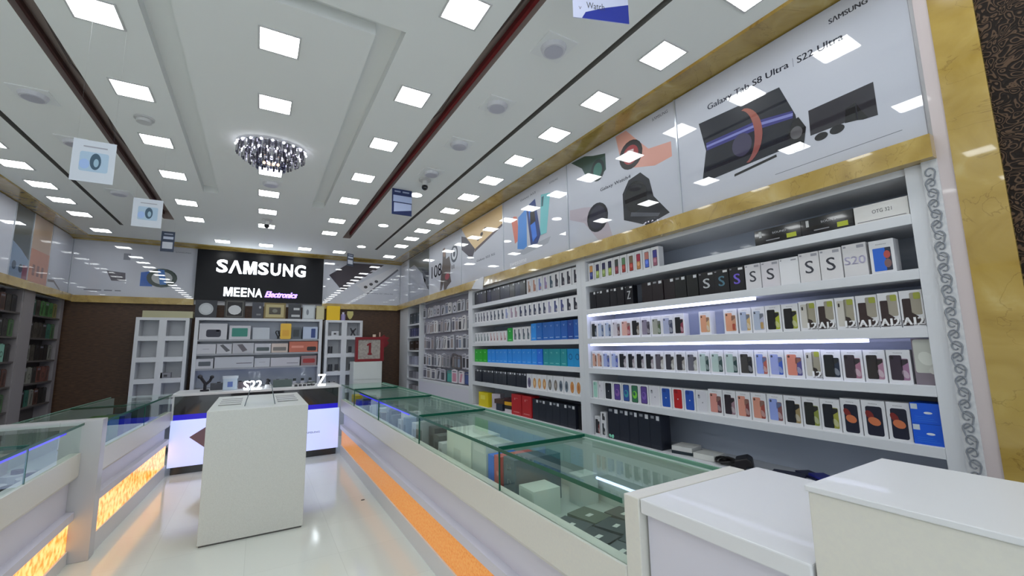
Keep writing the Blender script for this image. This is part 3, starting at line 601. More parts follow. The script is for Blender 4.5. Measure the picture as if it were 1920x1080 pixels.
# middle bottom deck
flat(4.72, 4.97, 2.43, 2.50, .77, .94, col((224, 204, 20)), 'charger_box', 'bright yellow box on the bottom deck of the middle unit', 'box', lambda t, w, h: t.dec(rr(-w * .3, h * .5, w * .2, h * .8, .01), 1, col((236, 224, 90))))
rbox('receipt_roll', 'pinkish white wrapped bundle leaning behind the yellow box', 'bundle', (2.52, 4.62, .77), (.1, .12, .17), .5, col((206, 196, 206)))
rbox('charger_box', 'dark box low on the deck right of the yellow box', 'box', (2.46, 4.43, .77), (.07, .15, .075), 0, col((36, 44, 60)))
rbox('cable_packet', 'dark brown packet resting on the dark box beside the pink bundle', 'packet', (2.47, 4.45, .845), (.08, .17, .05), .2, col((84, 64, 58)))
for k, (c, nm_) in enumerate((((206, 200, 206), 'white'), ((40, 36, 36), 'black'), ((222, 168, 40), 'yellow'), ((60, 30, 34), 'maroon'))):
    rbox('packet', '%s flat packet in the pile left of the red boxes' % nm_, 'packet', (2.46, 4.22, .77 + .04 * k), (.08, .14, .039), .05 * k, col(c))
for k, (a, b) in enumerate(((4.145, 3.945), (3.935, 3.745))):
    put('speaker_box', pbox('solid', a - b - .004, .215, .10, (184, 34, 40), (214, 130, 130), 'r'), (2.425, (a + b) / 2, .77), RW, 'tall bright red box on the middle deck, %s one' % ('left', 'right')[k], 'box', 'red boxes on the middle deck')
e = edges(3.735, 3.045, 6)
for i in range(6): put('laptop_box', pbox('black', e[i] - e[i + 1] - .003, .20, .10, (34, 38, 50), K, i % 2), (2.43, (e[i] + e[i + 1]) / 2, .77), RW, 'tall charcoal box, %s from left after the red boxes on the middle deck' % ORD[i + 1], 'box', 'charcoal boxes on the middle deck')
put('laptop_box', pbox('black', .09, .20, .10, (14, 14, 20), K, 0), (2.45, 2.99, .77), RW, 'black box set back at right end of the middle deck', 'box', 'charcoal boxes on the middle deck')

# ------------------------------------------------------------------ far right unit: small shelves and pegboard with packets
t = thing('pegboard_unit', 'white unit with hanging accessory packets beside the brown back wall', 'shelf unit', (2.4, 6.8, 0))
for a, b in ((5.15, 5.21), (7.22, 7.26), (7.92, 8.0)): MB().box(2.4, 2.74, a, b, 0, 2.245, SHELF).build('side_panel', t)
MB().box(2.4, 2.42, 8.0, 8.44, 0, 2.245, SHELF).build('end_panel', t)
MB().box(2.50, 2.52, 5.21, 7.22, .98, 2.245, mat('pegboard', (150, 150, 162), .5)).build('pegboard', t)
MB().box(2.40, 2.74, 5.21, 7.22, .94, .98, SHELF).build('ledge', t)
MB().box(2.402, 2.42, 5.21, 7.22, .05, .94, LAV).build('base_panel', t)
MB().box(2.72, 2.74, 7.26, 7.92, 0, 2.245, BACKP).build('back_panel', t)
for z in (1.93, 1.70, 1.46, 1.20, .96, .72): MB().box(2.4, 2.72, 7.26, 7.92, z - .03, z, SHELF).build('shelf', t)
pk = {}
def packet(w, h, c1, c2, st):
    key = (round(w, 2), round(h, 2), c1, c2, st)
    if key in pk: return pk[key]
    mb = MB(); mb.prism([(-w / 2, 0), (w / 2, 0), (w / 2, h * .93), (w * .12, h), (-w * .12, h), (-w / 2, h * .93)], 'y', 0, .018, col(c1))
    if st == 0: mb.dec(rr(-w * .36, h * .1, w * .36, h * .72, .01), 1, col(c2)); mb.dec(rr(-w * .36, h * .78, w * .36, h * .88, .002), 1, col((120, 120, 130)))
    elif st == 1: mb.dec(ell(0, h * .42, w * .32, w * .32), 1, col(c2)); mb.dec(ell(0, h * .42, w * .18, w * .18), 2, col(c1))
    else: mb.dec([(-w * .3, h * .1), (w * .05, h * .1), (w * .3, h * .75), (-w * .1, h * .75)], 1, col(c2)); mb.dec(rr(-w * .3, h * .82, w * .2, h * .88, .002), 1, col((60, 60, 70)))
    mb.tube([(0, -.01, h * .965), (0, .10, h * .965)], .0025, CHROME, 5)
    o = mb.build('tmp'); pk[key] = o.data; bpy.data.objects.remove(o); return pk[key]
wh = [(196, 196, 206), (186, 188, 196), (206, 204, 206), (176, 174, 184), (150, 148, 156)]
dk = [(70, 74, 84), (110, 112, 120), (50, 50, 56), (140, 130, 130), (90, 90, 104), (120, 130, 150)]
rn = ['top', 'second', 'third', 'fourth', 'lowest']
wn = lambda c: 'white' if c[0] > 190 else 'pale grey' if c[0] > 170 else 'grey'
for r, (z, n, h) in enumerate(((2.0, 12, .18), (1.73, 14, .21), (1.47, 14, .21), (1.20, 14, .21), (.995, 9, .19))):
    ed = edges(7.16, 5.26, n)
    for i in range(n):
        w = (ed[i] - ed[i + 1]) * .86; c1 = random.choice(wh); c2 = random.choice(dk); st = random.choice((0, 0, 2, 1) if r == 0 else (0, 0, 2))
        desc = wn(c1)
        if r == 3 and i in (9, 10, 11): c1, desc = (92, 84, 84), 'brown grey'
        if r == 4 and i == 5: c1, c2, desc = (50, 140, 136), (70, 160, 150), 'teal'
        if r == 4 and i == 8: c1, c2, desc = (40, 60, 110), (60, 80, 140), 'navy'
        if r == 4 and i in (6, 7): c1, c2, desc = (214, 206, 214), (190, 130, 150), 'pinkish white'
        put('accessory_packet', packet(w, h - .012 * (i % 3), c1, c2, st), (2.43 + random.uniform(0, .035), (ed[i] + ed[i + 1]) / 2, z), RW, '%s hanging accessory packet, %s from left in the %s row of the right pegboard' % (desc, ORD[i + 1], rn[r]), 'packet', 'accessory packets in the %s row of the right pegboard' % rn[r])
for z, n, c, ds, hh in ((1.93, 3, (70, 80, 90), 'dark', .2), (1.70, 5, (74, 78, 116), 'violet blue', .15), (1.46, 2, (50, 36, 30), 'dark brown', .16), (1.20, 4, (160, 164, 184), 'pale blue', .15), (.96, 3, (140, 140, 150), 'grey', .12), (.72, 3, (150, 146, 150), 'pale grey', .12)):
    ed = edges(7.9, 7.28, n)
    for i in range(n):
        put('gadget_box', pbox('solid', (ed[i] - ed[i + 1]) * .88, hh, .08, tuple(int(v * (.85 + .1 * (i % 3))) for v in c), (150, 150, 160), 'i'), (2.43, (ed[i] + ed[i + 1]) / 2, z), RW, '%s box, %s from left on the %s small shelf beside the pegboard' % (ds, ORD[i + 1], {1.93: 'top', 1.70: 'second', 1.46: 'third', 1.20: 'fourth', .96: 'fifth', .72: 'lowest'}[z]), 'box', 'boxes on the narrow shelves beside the pegboard')

# ------------------------------------------------------------------ left wall bays
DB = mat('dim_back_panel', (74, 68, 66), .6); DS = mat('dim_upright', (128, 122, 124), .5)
def left_bay(y0, y1, label):
    t = thing('accessory_bay', label, 'shelf unit', (-2.4, (y0 + y1) / 2, 0))
    MB().box(-2.72, -2.4, y0 - .03, y0 + .03, 0, 2.245, DS).build('side_panel', t)
    MB().box(-2.72, -2.4, y1 - .05, y1 + .05, 0, 2.245, DS).build('side_panel', t)
    MB().box(-2.56, -2.54, y0 + .03, y1 - .05, 0, 2.245, DB).build('back_panel', t)
    for z in (1.98, 1.70, 1.42, 1.14, .86): MB().box(-2.56, -2.40, y0 + .03, y1 - .05, z - .02, z, DB).build('shelf', t)
    return t
left_bay(7.45, 8.35, 'dark accessory bay of the left wall, the one touching the brown back wall')
left_bay(5.9, 7.2, 'dark accessory bay of the left wall, nearer one cut by the frame')
tag(MB().box(-2.42, -2.395, 7.18, 7.43, 0, 2.245, DS).build('wall_upright', origin=(-2.4, 7.3, 0)), 'wide grey upright panel between the two dark bays of the left wall', 'panel')
dcs = [((40, 38, 36), 'black'), ((60, 56, 50), 'dark grey'), ((66, 96, 60), 'green'), ((120, 120, 112), 'grey'), ((30, 28, 28), 'black'), ((84, 56, 48), 'brown'), ((52, 50, 48), 'charcoal'), ((48, 92, 80), 'teal'), ((124, 120, 70), 'olive')]
for bi, (y0, y1, n) in enumerate(((7.50, 8.28, 6), (5.97, 7.13, 9))):
    for r, z in enumerate((1.98, 1.70, 1.42, 1.14, .86)):
        ed = edges(y0, y1, n)
        for i in range(n):
            c, cnm = random.choice(dcs)
            if bi == 0 and r == 0 and i in (2, 3, 4): c, cnm = (70, 116, 66), 'green'
            if bi == 0 and r == 3 and i > 2: c, cnm = (104, 66, 58), 'reddish'
            if bi == 1 and r == 2 and i in (5, 6, 7): c, cnm = ((120, 166, 150), 'mint') if i != 6 else ((30, 84, 72), 'dark teal')
            put('accessory_packet', packet((ed[i + 1] - ed[i]) * .86, .20, c, tuple(int(v * .6) for v in c), i % 3), (-2.43, (ed[i] + ed[i + 1]) / 2, z), LW, '%s packet, %s from the near side, %s row of %s left bay' % (cnm, ORD[i + 1], rn[r], ('far', 'near')[bi]), 'packet', 'packets in the %s left bay' % ('far', 'near')[bi])

# ------------------------------------------------------------------ posters
PBG = mat('poster_grey_white', (184, 187, 198), .4, coat=1.0, spec=.2)
def gp(rgb): return mat('poster_%02x%02x%02x' % rgb, rgb, .4, coat=1.0, spec=.2)
def poster(yl, yr, z0, z1, label, art, bg=None, wall='R', ox=None):
    w = abs(yl - yr); rz = {'R': RW, 'L': LW, 'B': 0}[wall]
    loc = {'R': (2.405, yl, z0), 'L': (-2.405, yl, z0), 'B': (yl, 8.484, z0)}[wall]
    t = thing('poster_panel', label, 'poster', loc, rz, local=True)
    mb = MB(); mb.box(.004, w - .004, 0, .012, 0, z1 - z0, bg or PBG)
    if art: art(mb, lambda p: ((yl - p[0]) if wall == 'R' else (p[0] - yl), p[1] - z0), w, z1 - z0)
    mb.build('printed_board', t)
    MB().box(-.006, .006, -.006, .012, 0, z1 - z0, SILVER).build('joint_strip', t)
    return t
def art1(mb, T, w, h):
    q = lambda pts, lay, m: mb.dec([T(p) for p in pts], lay, m)
    q([(1.628, 2.921), (1.125, 2.895), (1.06, 2.70), (1.046, 2.54), (1.636, 2.519), (1.592, 2.721)], 1, gp((20, 24, 36)))
    q([(1.61, 2.53), (1.06, 2.545), (1.065, 2.60), (1.60, 2.60)], 1.5, gp((12, 14, 30)))
    q([(1.587, 2.770), (1.267, 2.765), (1.071, 2.728), (1.075, 2.688), (1.272, 2.712), (1.586, 2.719)], 2, gp((52, 52, 120)))
    q([(1.587, 2.752), (1.267, 2.747), (1.071, 2.716), (1.073, 2.70), (1.272, 2.732), (1.586, 2.738)], 3, gp((120, 124, 186)))
    an = [math.radians(-78 + 156 * i / 16) for i in range(17)]
    o_ = [(1.35 - .115 * math.cos(a), 2.705 + .172 * math.sin(a)) for a in an]; i_ = [(1.36 - .080 * math.cos(a), 2.705 + .166 * math.sin(a)) for a in an]
    for k in range(16): q([o_[k], o_[k + 1], i_[k + 1], i_[k]], 4, gp((138 + k, 74 + k, 74)))
    mb.dec(ell(*T((1.36, 2.66)), .06, .07), 3.5, gp((62, 58, 84)))
    q([(1.422, 2.485), (1.42, 2.50), (1.176, 2.525), (1.174, 2.51)], 2, gp((16, 16, 20)))
    q([(1.105, 2.609), (1.075, 2.674), (1.047, 2.68), (1.017, 2.61), (1.04, 2.501), (1.092, 2.505)], 5, gp((20, 20, 24))); mb.dec(ell(*T((1.065, 2.60)), .03, .035), 6, gp((90, 88, 92)))
    q([(.999, 2.691), (.723, 2.695), (.722, 2.529), (.779, 2.534), (.833, 2.553), (1.002, 2.554)], 1, gp((38, 36, 44))); q([(.84, 2.62), (.80, 2.63), (.78, 2.58), (.76, 2.535), (.85, 2.55)], 2, gp((14, 14, 18)))
    mb.dec(ell(*T((.955, 2.53)), .03, .02), 3, gp((16, 14, 22))); mb.dec(ell(*T((.885, 2.535)), .032, .022), 3, gp((16, 14, 22)))
    q([(1.193, 2.412), (1.193, 2.415), (.647, 2.422), (.647, 2.419)], 1, gp((110, 112, 120)))
    tx, tz = T((1.557, 2.968)); mb.text('Galaxy Tab S8 Ultra', tx, tz, .49, .05, 1, gp((66, 70, 84)), bold=.0012)
    tx, tz = T((1.045, 2.968)); mb.dec([(tx, tz), (tx + .002, tz), (tx + .002, tz + .05), (tx, tz + .05)], 1, gp((110, 112, 124))); tx, tz = T((1.023, 2.975)); mb.text('S22 Ultra', tx, tz, .21, .038, 1, gp((66, 70, 84)), bold=.001)
    tx, tz = T((.863, 3.09)); mb.text('SΛMSUNG', tx, tz, .16, .028, 1, gp((60, 62, 74)), bold=.0012)
poster(1.80, .565, 2.345, H - .02, 'poster nearest the marble pillar, showing open tablet, watch and earbuds', art1)
def art2(mb, T, w, h):
    q = lambda pts, lay, m: mb.dec([T(p) for p in pts], lay, m)
    q([(2.95, 3.17), (2.76, 3.16), (2.65, 3.12), (2.50, 3.08), (2.50, 2.94), (2.62, 2.88), (2.73, 2.93), (2.80, 3.06)], 1, gp((44, 70, 66))); mb.dec(ell(*T((2.60, 2.97)), .085, .095), 2, gp((24, 40, 40))); mb.dec(ell(*T((2.60, 2.97)), .055, .065), 3, gp((60, 110, 100)))
    q([(2.375, 3.17), (2.26, 3.17), (2.13, 3.02), (2.05, 2.93), (1.85, 2.90), (1.85, 2.79), (2.0, 2.78), (2.2, 2.84), (2.34, 3.0)], 1, gp((204, 150, 138))); mb.dec(ell(*T((2.225, 2.955)), .12, .115), 2, gp((30, 24, 28))); mb.dec(ell(*T((2.225, 2.955)), .08, .075), 3, gp((150, 50, 56))); q([(2.26, 3.0), (2.19, 2.99), (2.2, 2.91), (2.24, 2.90)], 4, gp((214, 190, 190)))
    q([(2.995, 2.73), (2.80, 2.70), (2.64, 2.66), (2.50, 2.48), (2.46, 2.36), (2.62, 2.36), (2.80, 2.56), (3.0, 2.64)], 1, gp((176, 166, 176))); mb.dec(ell(*T((2.63, 2.565)), .13, .125), 2, gp((22, 22, 34))); mb.dec(ell(*T((2.63, 2.565)), .10, .10), 3, gp((36, 36, 54)))
    q([(2.33, 2.67), (2.26, 2.76), (2.14, 2.78), (2.06, 2.70), (2.03, 2.56), (1.90, 2.40), (2.10, 2.36), (2.33, 2.46)], 1, gp((28, 30, 38))); mb.dec(ell(*T((2.2, 2.61)), .11, .12), 2, gp((14, 14, 20))); q([(2.25, 2.50), (1.98, 2.42), (2.0, 2.40), (2.26, 2.47)], 3, gp((80, 82, 92)))
    tx, tz = T((2.578, 2.765)); mb.text('Galaxy Watch4', tx, tz, .34, .035, 1, gp((60, 62, 74)), bold=.001)
    tx, tz = T((2.0, 3.12)); mb.text('SΛMSUNG', tx, tz, .14, .024, 1, gp((60, 62, 74)))
poster(3.02, 1.80, 2.345, H - .02, 'poster of four smart watches, two dark, one pink, one grey', art2)
def art3(mb, T, w, h):
    q = lambda pts, lay, m: mb.dec([T(p) for p in pts], lay, m)
    q([(4.05, 2.91), (4.0, 2.95), (3.93, 2.93), (3.88, 2.66), (3.98, 2.63)], 1, gp((208, 120, 104))); q([(3.90, 2.91), (3.726, 2.97), (3.735, 2.55), (3.80, 2.53), (3.93, 2.56)], 2, gp((76, 138, 214)))
    q([(3.735, 2.98), (3.56, 3.02), (3.473, 2.62), (3.53, 2.54), (3.66, 2.54)], 3, gp((40, 60, 120))); q([(3.69, 2.93), (3.60, 2.96), (3.54, 2.62), (3.62, 2.57)], 4, gp((60, 120, 220))); q([(3.66, 2.9), (3.58, 2.93), (3.56, 2.78), (3.66, 2.76)], 5, gp((30, 26, 34)))
    q([(3.45, 3.03), (3.29, 3.0), (3.37, 2.61), (3.49, 2.61)], 2, gp((116, 190, 196))); q([(3.44, 3.0), (3.40, 3.0), (3.42, 2.9), (3.45, 2.9)], 3, gp((60, 100, 110)))
    q([(4.0, 2.52), (3.3, 2.56), (3.35, 2.50), (3.8, 2.47)], .5, gp((160, 164, 174)))
    tx, tz = T((3.85, 3.07)); mb.text('Galaxy A53', tx, tz, .3, .03, 1, gp((70, 72, 84))); tx, tz = T((3.3, 3.09)); mb.text('SΛMSUNG', tx, tz, .14, .02, 1, gp((70, 72, 84)))
    tx, tz = T((4.1, 2.39)); mb.text('awesome', tx, tz, .35, .035, 1, gp((224, 226, 232)))
poster(4.24, 3.02, 2.345, H - .02, 'poster of coral, blue and teal phones standing side by side', art3)
def art4(mb, T, w, h):
    q = lambda pts, lay, m: mb.dec([T(p) for p in pts], lay, m)
    q([(5.45, 3.17), (4.26, 3.17), (4.26, 2.94), (5.008, 2.785), (5.291, 3.008)], 1, gp((216, 186, 140))); q([(5.46, 3.06), (5.291, 3.008), (5.008, 2.785), (5.10, 2.66), (5.44, 2.86)], 2, gp((60, 54, 70)))
    q([(5.008, 2.785), (4.26, 2.94), (4.26, 2.91), (5.03, 2.74)], 3, gp((90, 76, 80)))
    for p in ((4.912, 2.9), (4.807, 2.94), (4.706, 2.98)): mb.dec(ell(*T(p), .04, .026), 3, gp((50, 36, 34)))
    tx, tz = T((4.956, 2.59)); mb.text('Galaxy S22 5G', tx, tz, .5, .035, 1, gp((70, 72, 84)), bold=.001)
poster(5.45, 4.24, 2.345, H - .02, 'poster of a gold phone back with three camera lenses', art4)
def art5(mb, T, w, h):
    q = lambda pts, lay, m: mb.dec([T(p) for p in pts], lay, m)
    tx, tz = T((6.66, 2.62)); mb.text('108', tx, tz, .44, .20, 1, gp((44, 48, 62)), bold=.004)
    q([(6.16, 3.02), (6.08, 3.03), (6.04, 2.92), (6.03, 2.84), (5.90, 2.86), (5.84, 2.72), (5.86, 2.56), (5.82, 2.46), (5.98, 2.40), (6.02, 2.36), (6.12, 2.36), (6.12, 2.5), (6.2, 2.38), (6.28, 2.38), (6.24, 2.6), (6.18, 2.78)], 2, gp((84, 74, 72)))
    mb.dec(ell(*T((6.10, 2.95)), .05, .07), 3, gp((140, 110, 100))); mb.dec(ell(*T((5.98, 2.56)), .09, .05), 3, gp((150, 70, 80)))
    for cx in (5.71,): mb.dec(ell(*T((cx, 2.86)), .13, .13), 1, gp((60, 66, 80))); mb.dec(ell(*T((cx, 2.86)), .09, .09), 2, gp((206, 210, 218))); mb.dec(ell(*T((cx, 2.86)), .04, .05), 3, gp((60, 66, 80)))
    tx, tz = T((5.80, 2.64)); mb.text('II', tx, tz, .09, .06, 1, gp((60, 60, 70)))
poster(6.77, 5.45, 2.345, H - .02, 'white poster with big 108 and a person bending over', art5)
def art6(mb, T, w, h):
    q = lambda pts, lay, m: mb.dec([T(p) for p in pts], lay, m)
    q([(7.9, 3.17), (6.8, 3.17), (6.8, 2.62), (7.6, 3.02), (7.9, 3.0)], 1, gp((66, 74, 76))); q([(7.2, 2.9), (6.8, 2.75), (6.8, 2.45), (7.0, 2.6)], 2, gp((44, 50, 62))); q([(7.8, 2.95), (7.5, 2.98), (6.95, 2.65), (7.1, 2.45), (7.8, 2.42)], 2, gp((150, 154, 166)))
poster(7.93, 6.77, 2.345, H - .02, 'grey poster with a dark tilted shape, second from the back corner', art6, bg=gp((140, 144, 154)))
def art7(mb, T, w, h): tx, tz = T((8.3, 3.08)); mb.text('SΛMSUNG', tx, tz, .28, .03, 1, gp((80, 82, 94)))
poster(8.47, 7.93, 2.345, H - .02, 'narrow plain pale poster in the right back corner', art7)
# left wall posters
poster(5.47, 6.75, 2.345, H - .02, 'pale grey poster on the left wall cut by the frame', None, wall='L')
def artL(mb, T, w, h):
    mb.dec([(0, 0), (w, 0), (w, h), (0, h)], 1, gp((52, 60, 62))); mb.dec([(0, 0), (w, 0), (w, h * .3), (w * .5, h * .42), (0, h * .5)], 2, gp((110, 130, 156))); mb.dec(ell(w * .25, h * .18, .05, .05), 3, gp((40, 60, 80))); mb.dec(ell(w * .6, h * .16, .05, .05), 3, gp((40, 60, 80))); mb.dec(rr(w * .7, 0, w, h * .22, .02), 3, gp((120, 60, 80)))
poster(6.75, 7.2, 2.345, H - .02, 'dark green and blue poster on the left wall', artL, wall='L')
def artM(mb, T, w, h):
    mb.dec([(0, 0), (w, 0), (w, h), (0, h)], 1, gp((176, 150, 130))); mb.dec([(0, 0), (w, 0), (w, h * .5), (0, h * .5)], 2, gp((176, 118, 92)))
    for k in range(3): mb.dec(rr(w * (.2 + .22 * k), h * .12, w * (.32 + .22 * k), h * .28, .01), 3, gp((120, 80, 66)))
poster(7.2, 7.75, 2.345, H - .02, 'orange brown poster on the left wall', artM, wall='L')
def artN(mb, T, w, h): mb.dec([(w * .0, h * .1), (w * .3, h * .12), (w * .6, h * .02), (w * .62, h * .04), (w * .3, h * .16), (0, h * .14)], 1, gp((100, 90, 90)))
poster(7.75, 8.47, 2.345, H - .02, 'plain white poster in the left back corner', artN, wall='L')
# back wall posters
def artB1(mb, T, w, h):
    q = lambda pts, lay, m: mb.dec([T(p) for p in pts], lay, m)
    q([(-2.016, 2.72), (-1.80, 2.70), (-1.79, 2.573), (-1.95, 2.57)], 1, gp((84, 80, 90))); q([(-1.84, 2.9), (-1.76, 2.9), (-1.76, 3.0), (-1.84, 3.0)], 1, gp((130, 134, 146)))
    q([(-1.62, 2.723), (-1.503, 2.747), (-1.47, 2.51), (-1.62, 2.508)], 1, gp((46, 96, 180))); mb.dec(ell(*T((-1.36, 2.65)), .19, .15), 2, gp((52, 66, 64))); mb.dec(ell(*T((-1.36, 2.65)), .13, .10), 3, gp((176, 180, 184))); q([(-1.42, 2.78), (-1.34, 2.78), (-1.30, 2.55), (-1.38, 2.54)], 4, gp((70, 120, 190)))
    for a, b in ((-2.24, -2.05), (-2.02, -1.93), (-1.9, -1.83)): q([(a, 2.415), (b, 2.415), (b, 2.43), (a, 2.43)], 1, gp((110, 110, 120)))
    tx, tz = T((-1.22, 3.07)); mb.text('SΛMSUNG', tx, tz, .2, .02, 1, gp((90, 92, 104)))
poster(-2.40, -.93, 2.335, H - .04, 'back wall poster left of the black sign, small gadgets and green ring', artB1, wall='B')
def artB2(mb, T, w, h):
    q = lambda pts, lay, m: mb.dec([T(p) for p in pts], lay, m)
    q([(1.065, 2.87), (1.423, 3.13), (2.07, 3.14), (1.308, 2.58)], 1, gp((56, 48, 58)))
    for k in range(6):
        a = 1.38 + .105 * k; z = 2.70 + .072 * k; q([(a, z), (a + .11, z + .0), (a + .15, z + .035), (a + .05, z + .035)], 2, gp((206, 206, 216)))
    q([(1.55, 2.71), (2.30, 3.13), (2.34, 3.08), (1.742, 2.549)], 1, gp((196, 196, 202))); q([(1.742, 2.549), (2.34, 3.08), (2.36, 3.05), (1.76, 2.53)], 2, gp((96, 96, 106)))
    for k in range(3): mb.dec(ell(*T((1.73 + .10 * k, 2.68 + .06 * k)), .035, .028), 3, gp((36, 34, 40)))
    tx, tz = T((1.839, 2.55)); mb.text('Galaxy S21 Ultra 5G', tx, tz, .42, .025, 1, gp((80, 82, 92))); tx, tz = T((1.05, 3.06)); mb.text('SΛMSUNG', tx, tz, .18, .02, 1, gp((90, 92, 104)))
poster(.97, 2.40, 2.335, H - .04, 'back wall poster right of the black sign, dark phones laid diagonally', artB2, wall='B')

# ------------------------------------------------------------------ the lit sign
t = thing('store_sign', 'black wall sign with glowing white letters above the back shelves', 'sign', (0, 8.5, 2.33))
MB().box(-.93, .96, 8.42, 8.499, 2.32, 3.15, mat('sign_black', (3, 4, 12), .3, spec=.25)).build('sign_board', t)
def sign_text(s, x0, z0, w, h, m, name='lettering', bold=0, shear=0, y=8.405, th=.012, rise=0, off=.022):
    vs, fs = text2d(s, off); mb = MB()
    if s == 'M':
        vs = [(0, 0), (.23, 0), (.23, .60), (.41, 0), (.59, 0), (.77, .60), (.77, 0), (1, 0), (1, 1), (.68, 1), (.5, .38), (.32, 1), (0, 1)]; fs = [(0, 1, 2, 11, 12), (2, 3, 10, 11), (3, 4, 10), (4, 5, 9, 10), (5, 6, 7, 8, 9)]
    for dx in ((-bold, 0, bold) if bold else (0,)):
        k = [(x0 + a * w + b * h * shear + dx, y, z0 + b * h + a * rise) for a, b in vs]
        mb.add(k, fs, m); mb.add([(p[0], y + th, p[2]) for p in k], [f[::-1] for f in fs], m)
        ed = {}
        for f in fs:
            for i in range(len(f)): ed[(f[i], f[(i + 1) % len(f)])] = 1
        nv = len(vs); side = [(a, b, b + nv, a + nv) for (a, b) in ed if (b, a) not in ed]
        mb.add(k + [(p[0], y + th, p[2]) for p in k], side, m)
    return mb.build(name, t)
for ch_, x0, w in (('S', -.66, .15), ('Λ', -.492, .185), ('M', -.285, .19), ('S', -.07, .15), ('U', .115, .15), ('N', .305, .15), ('G', .49, .17)):
    sign_text(ch_, x0, 2.785, w, .215, SIGNLED, 'letter', .003)
for ch_, x0, w in (('M', -.54, .125), ('E', -.40, .085), ('E', -.30, .085), ('N', -.20, .095), ('A', -.095, .105)):
    sign_text(ch_, x0, 2.395, w, .15, SIGNLED, 'letter', 0)
sign_text('Electronics', .05, 2.40, .48, .105, SIGNPUR, 'script_lettering', .005, .3)

# ------------------------------------------------------------------ back wall display units
def cubby_unit(x0, x1, label, nrow=7):
    t = thing('cubby_shelf', label, 'shelf unit', ((x0 + x1) / 2, 8.2, 0))
    y0, y1 = 8.15, 8.44
    MB().box(x0, x1, y1 - .02, y1, 0, 2.01, BACKP if False else SHELF).build('back_panel', t)
    xm = (x0 + x1) / 2
    bev(MB().box(x0, x0 + .045, y0, y1 - .02, 0, 2.01, SHELF).build('side_panel', t), .002); bev(MB().box(x1 - .045, x1, y0, y1 - .02, 0, 2.01, SHELF).build('side_panel', t), .002)
    MB().box(xm - .045, xm + .045, y0, y1 - .02, 0, 1.97, SHELF).build('divider', t)
    MB().box(x0 + .045, x1 - .045, y0, y1 - .02, 1.97, 2.01, SHELF).build('top_panel', t)
    for k in range(6):
        z = 1.70 - .31 * k
        if z < .05: break
        for a, b in ((x0 + .045, xm - .045), (xm + .045, x1 - .045)): MB().box(a, b, y0 + .002, y1 - .02, z - .035, z + .035, SHELF).build('shelf', t)
    return t
cubby_unit(-1.56, -.93, 'white cubby shelf with empty niches, left of the central display shelf')
cubby_unit(1.0, 1.63, 'white cubby shelf with small gadgets, right of the central display shelf')
x0, x1, y0, y1 = -.86, .95, 8.15, 8.44
t = thing('display_shelf', 'wide white shelf unit with gadget boxes under the black sign', 'shelf unit', (.045, 8.2, 0))
MB().box(x0, x1, y1 - .02, y1, 0, 2.01, BACKP).build('back_panel', t)
bev(MB().box(x0, x0 + .05, y0, y1 - .02, 0, 2.02, SHELF).build('side_panel', t), .002); bev(MB().box(x1 - .05, x1, y0, y1 - .02, 0, 2.02, SHELF).build('side_panel', t), .002)
MB().box(x0 + .05, x1 - .05, y0, y1 - .02, 1.98, 2.02, SHELF).build('top_panel', t)
DS2 = mat('shelf_grey', (150, 152, 158), .4)
for z in (1.68, 1.46, 1.235, .93): MB().box(x0 + .05, x1 - .05, y0 + .005, y1 - .02, z - .03, z, DS2).build('shelf', t)
MB().box(x0 + .05, x1 - .05, y0, y0 + .02, 0, .90, SHELF).build('base_panel', t)
def bbox_(xa, xb, z, h, rgb, label, decs=None, name='gadget_box', y=8.17, d=.16):
    mb = MB(); w = xb - xa; mb.box(-w / 2, w / 2, 0, d, 0, h, col(rgb))
    if decs: decs(mb, w, h)
    return tag(mb.build(name, loc=((xa + xb) / 2, y, z)), label, 'box', 'boxes on the central display shelf')
D = lambda rgb, u0, v0, u1, v1, r=.01: (lambda m, w, h: m.dec(rr(-w / 2 + u0 * w, v0 * h, -w / 2 + u1 * w, v1 * h, r), 1, col(rgb)))
def DD(*fs): return lambda m, w, h: [f(m, w, h) for f in fs]
G1 = (196, 196, 202)
bbox_(-.80, -.44, 1.68, .25, G1, 'white box with dark toaster-like device, top left of central display shelf', DD(D((46, 46, 62), .25, .15, .78, .62, .03), D((150, 150, 160), .6, .5, .72, .58, .004)))
bbox_(-.41, -.12, 1.68, .22, G1, 'white box with green tablet picture on the top display shelf', D((50, 130, 116), .12, .2, .86, .82))
bbox_(-.09, .15, 1.68, .19, (186, 192, 200), 'plain pale blue box in the middle of the top display shelf')
mb = MB()
for k in range(4): mb.tube([(-.06 + .04 * k + .03 * math.sin(i), .01 * math.cos(i * 1.3), .01 + .13 * math.sin(i / 7 * PI)) for i in range(8)], .008, col((30, 30, 36)), 6)
tag(mb.build('cable_tangle', loc=(.33, 8.22, 1.68)), 'black headset cable tangle behind the hanging yellow tag', 'cable')
tg = thing('price_tag', 'yellow hanging tag in front of the top display shelf', 'tag', (.385, 8.12, 1.68), local=True)
mb = MB(); mb.prism(rr(-.08, .0, .08, .26, .02), 'y', 0, .004, col((224, 180, 60))); mb.dec(rr(-.05, .05, .05, .15, .01), 1, col((214, 160, 50))); mb.build('card', tg)
MB().tube([(0, .002, .25), (0, .002, .30)], .002, col((60, 50, 40)), 5).build('string', tg)
bbox_(.47, .62, 1.68, .2, (84, 92, 100), 'dark slate box right of the yellow tag', D((50, 56, 60), .2, .2, .8, .8))
bbox_(.65, .88, 1.68, .21, (180, 192, 214), 'pale blue box with navy phone picture, top right of display shelf', D((50, 70, 130), .55, .1, .85, .85))
bbox_(-.81, -.57, 1.46, .15, G1, 'white box with faint line, far left of second display shelf', D((150, 150, 158), .3, .45, .65, .5, .002))
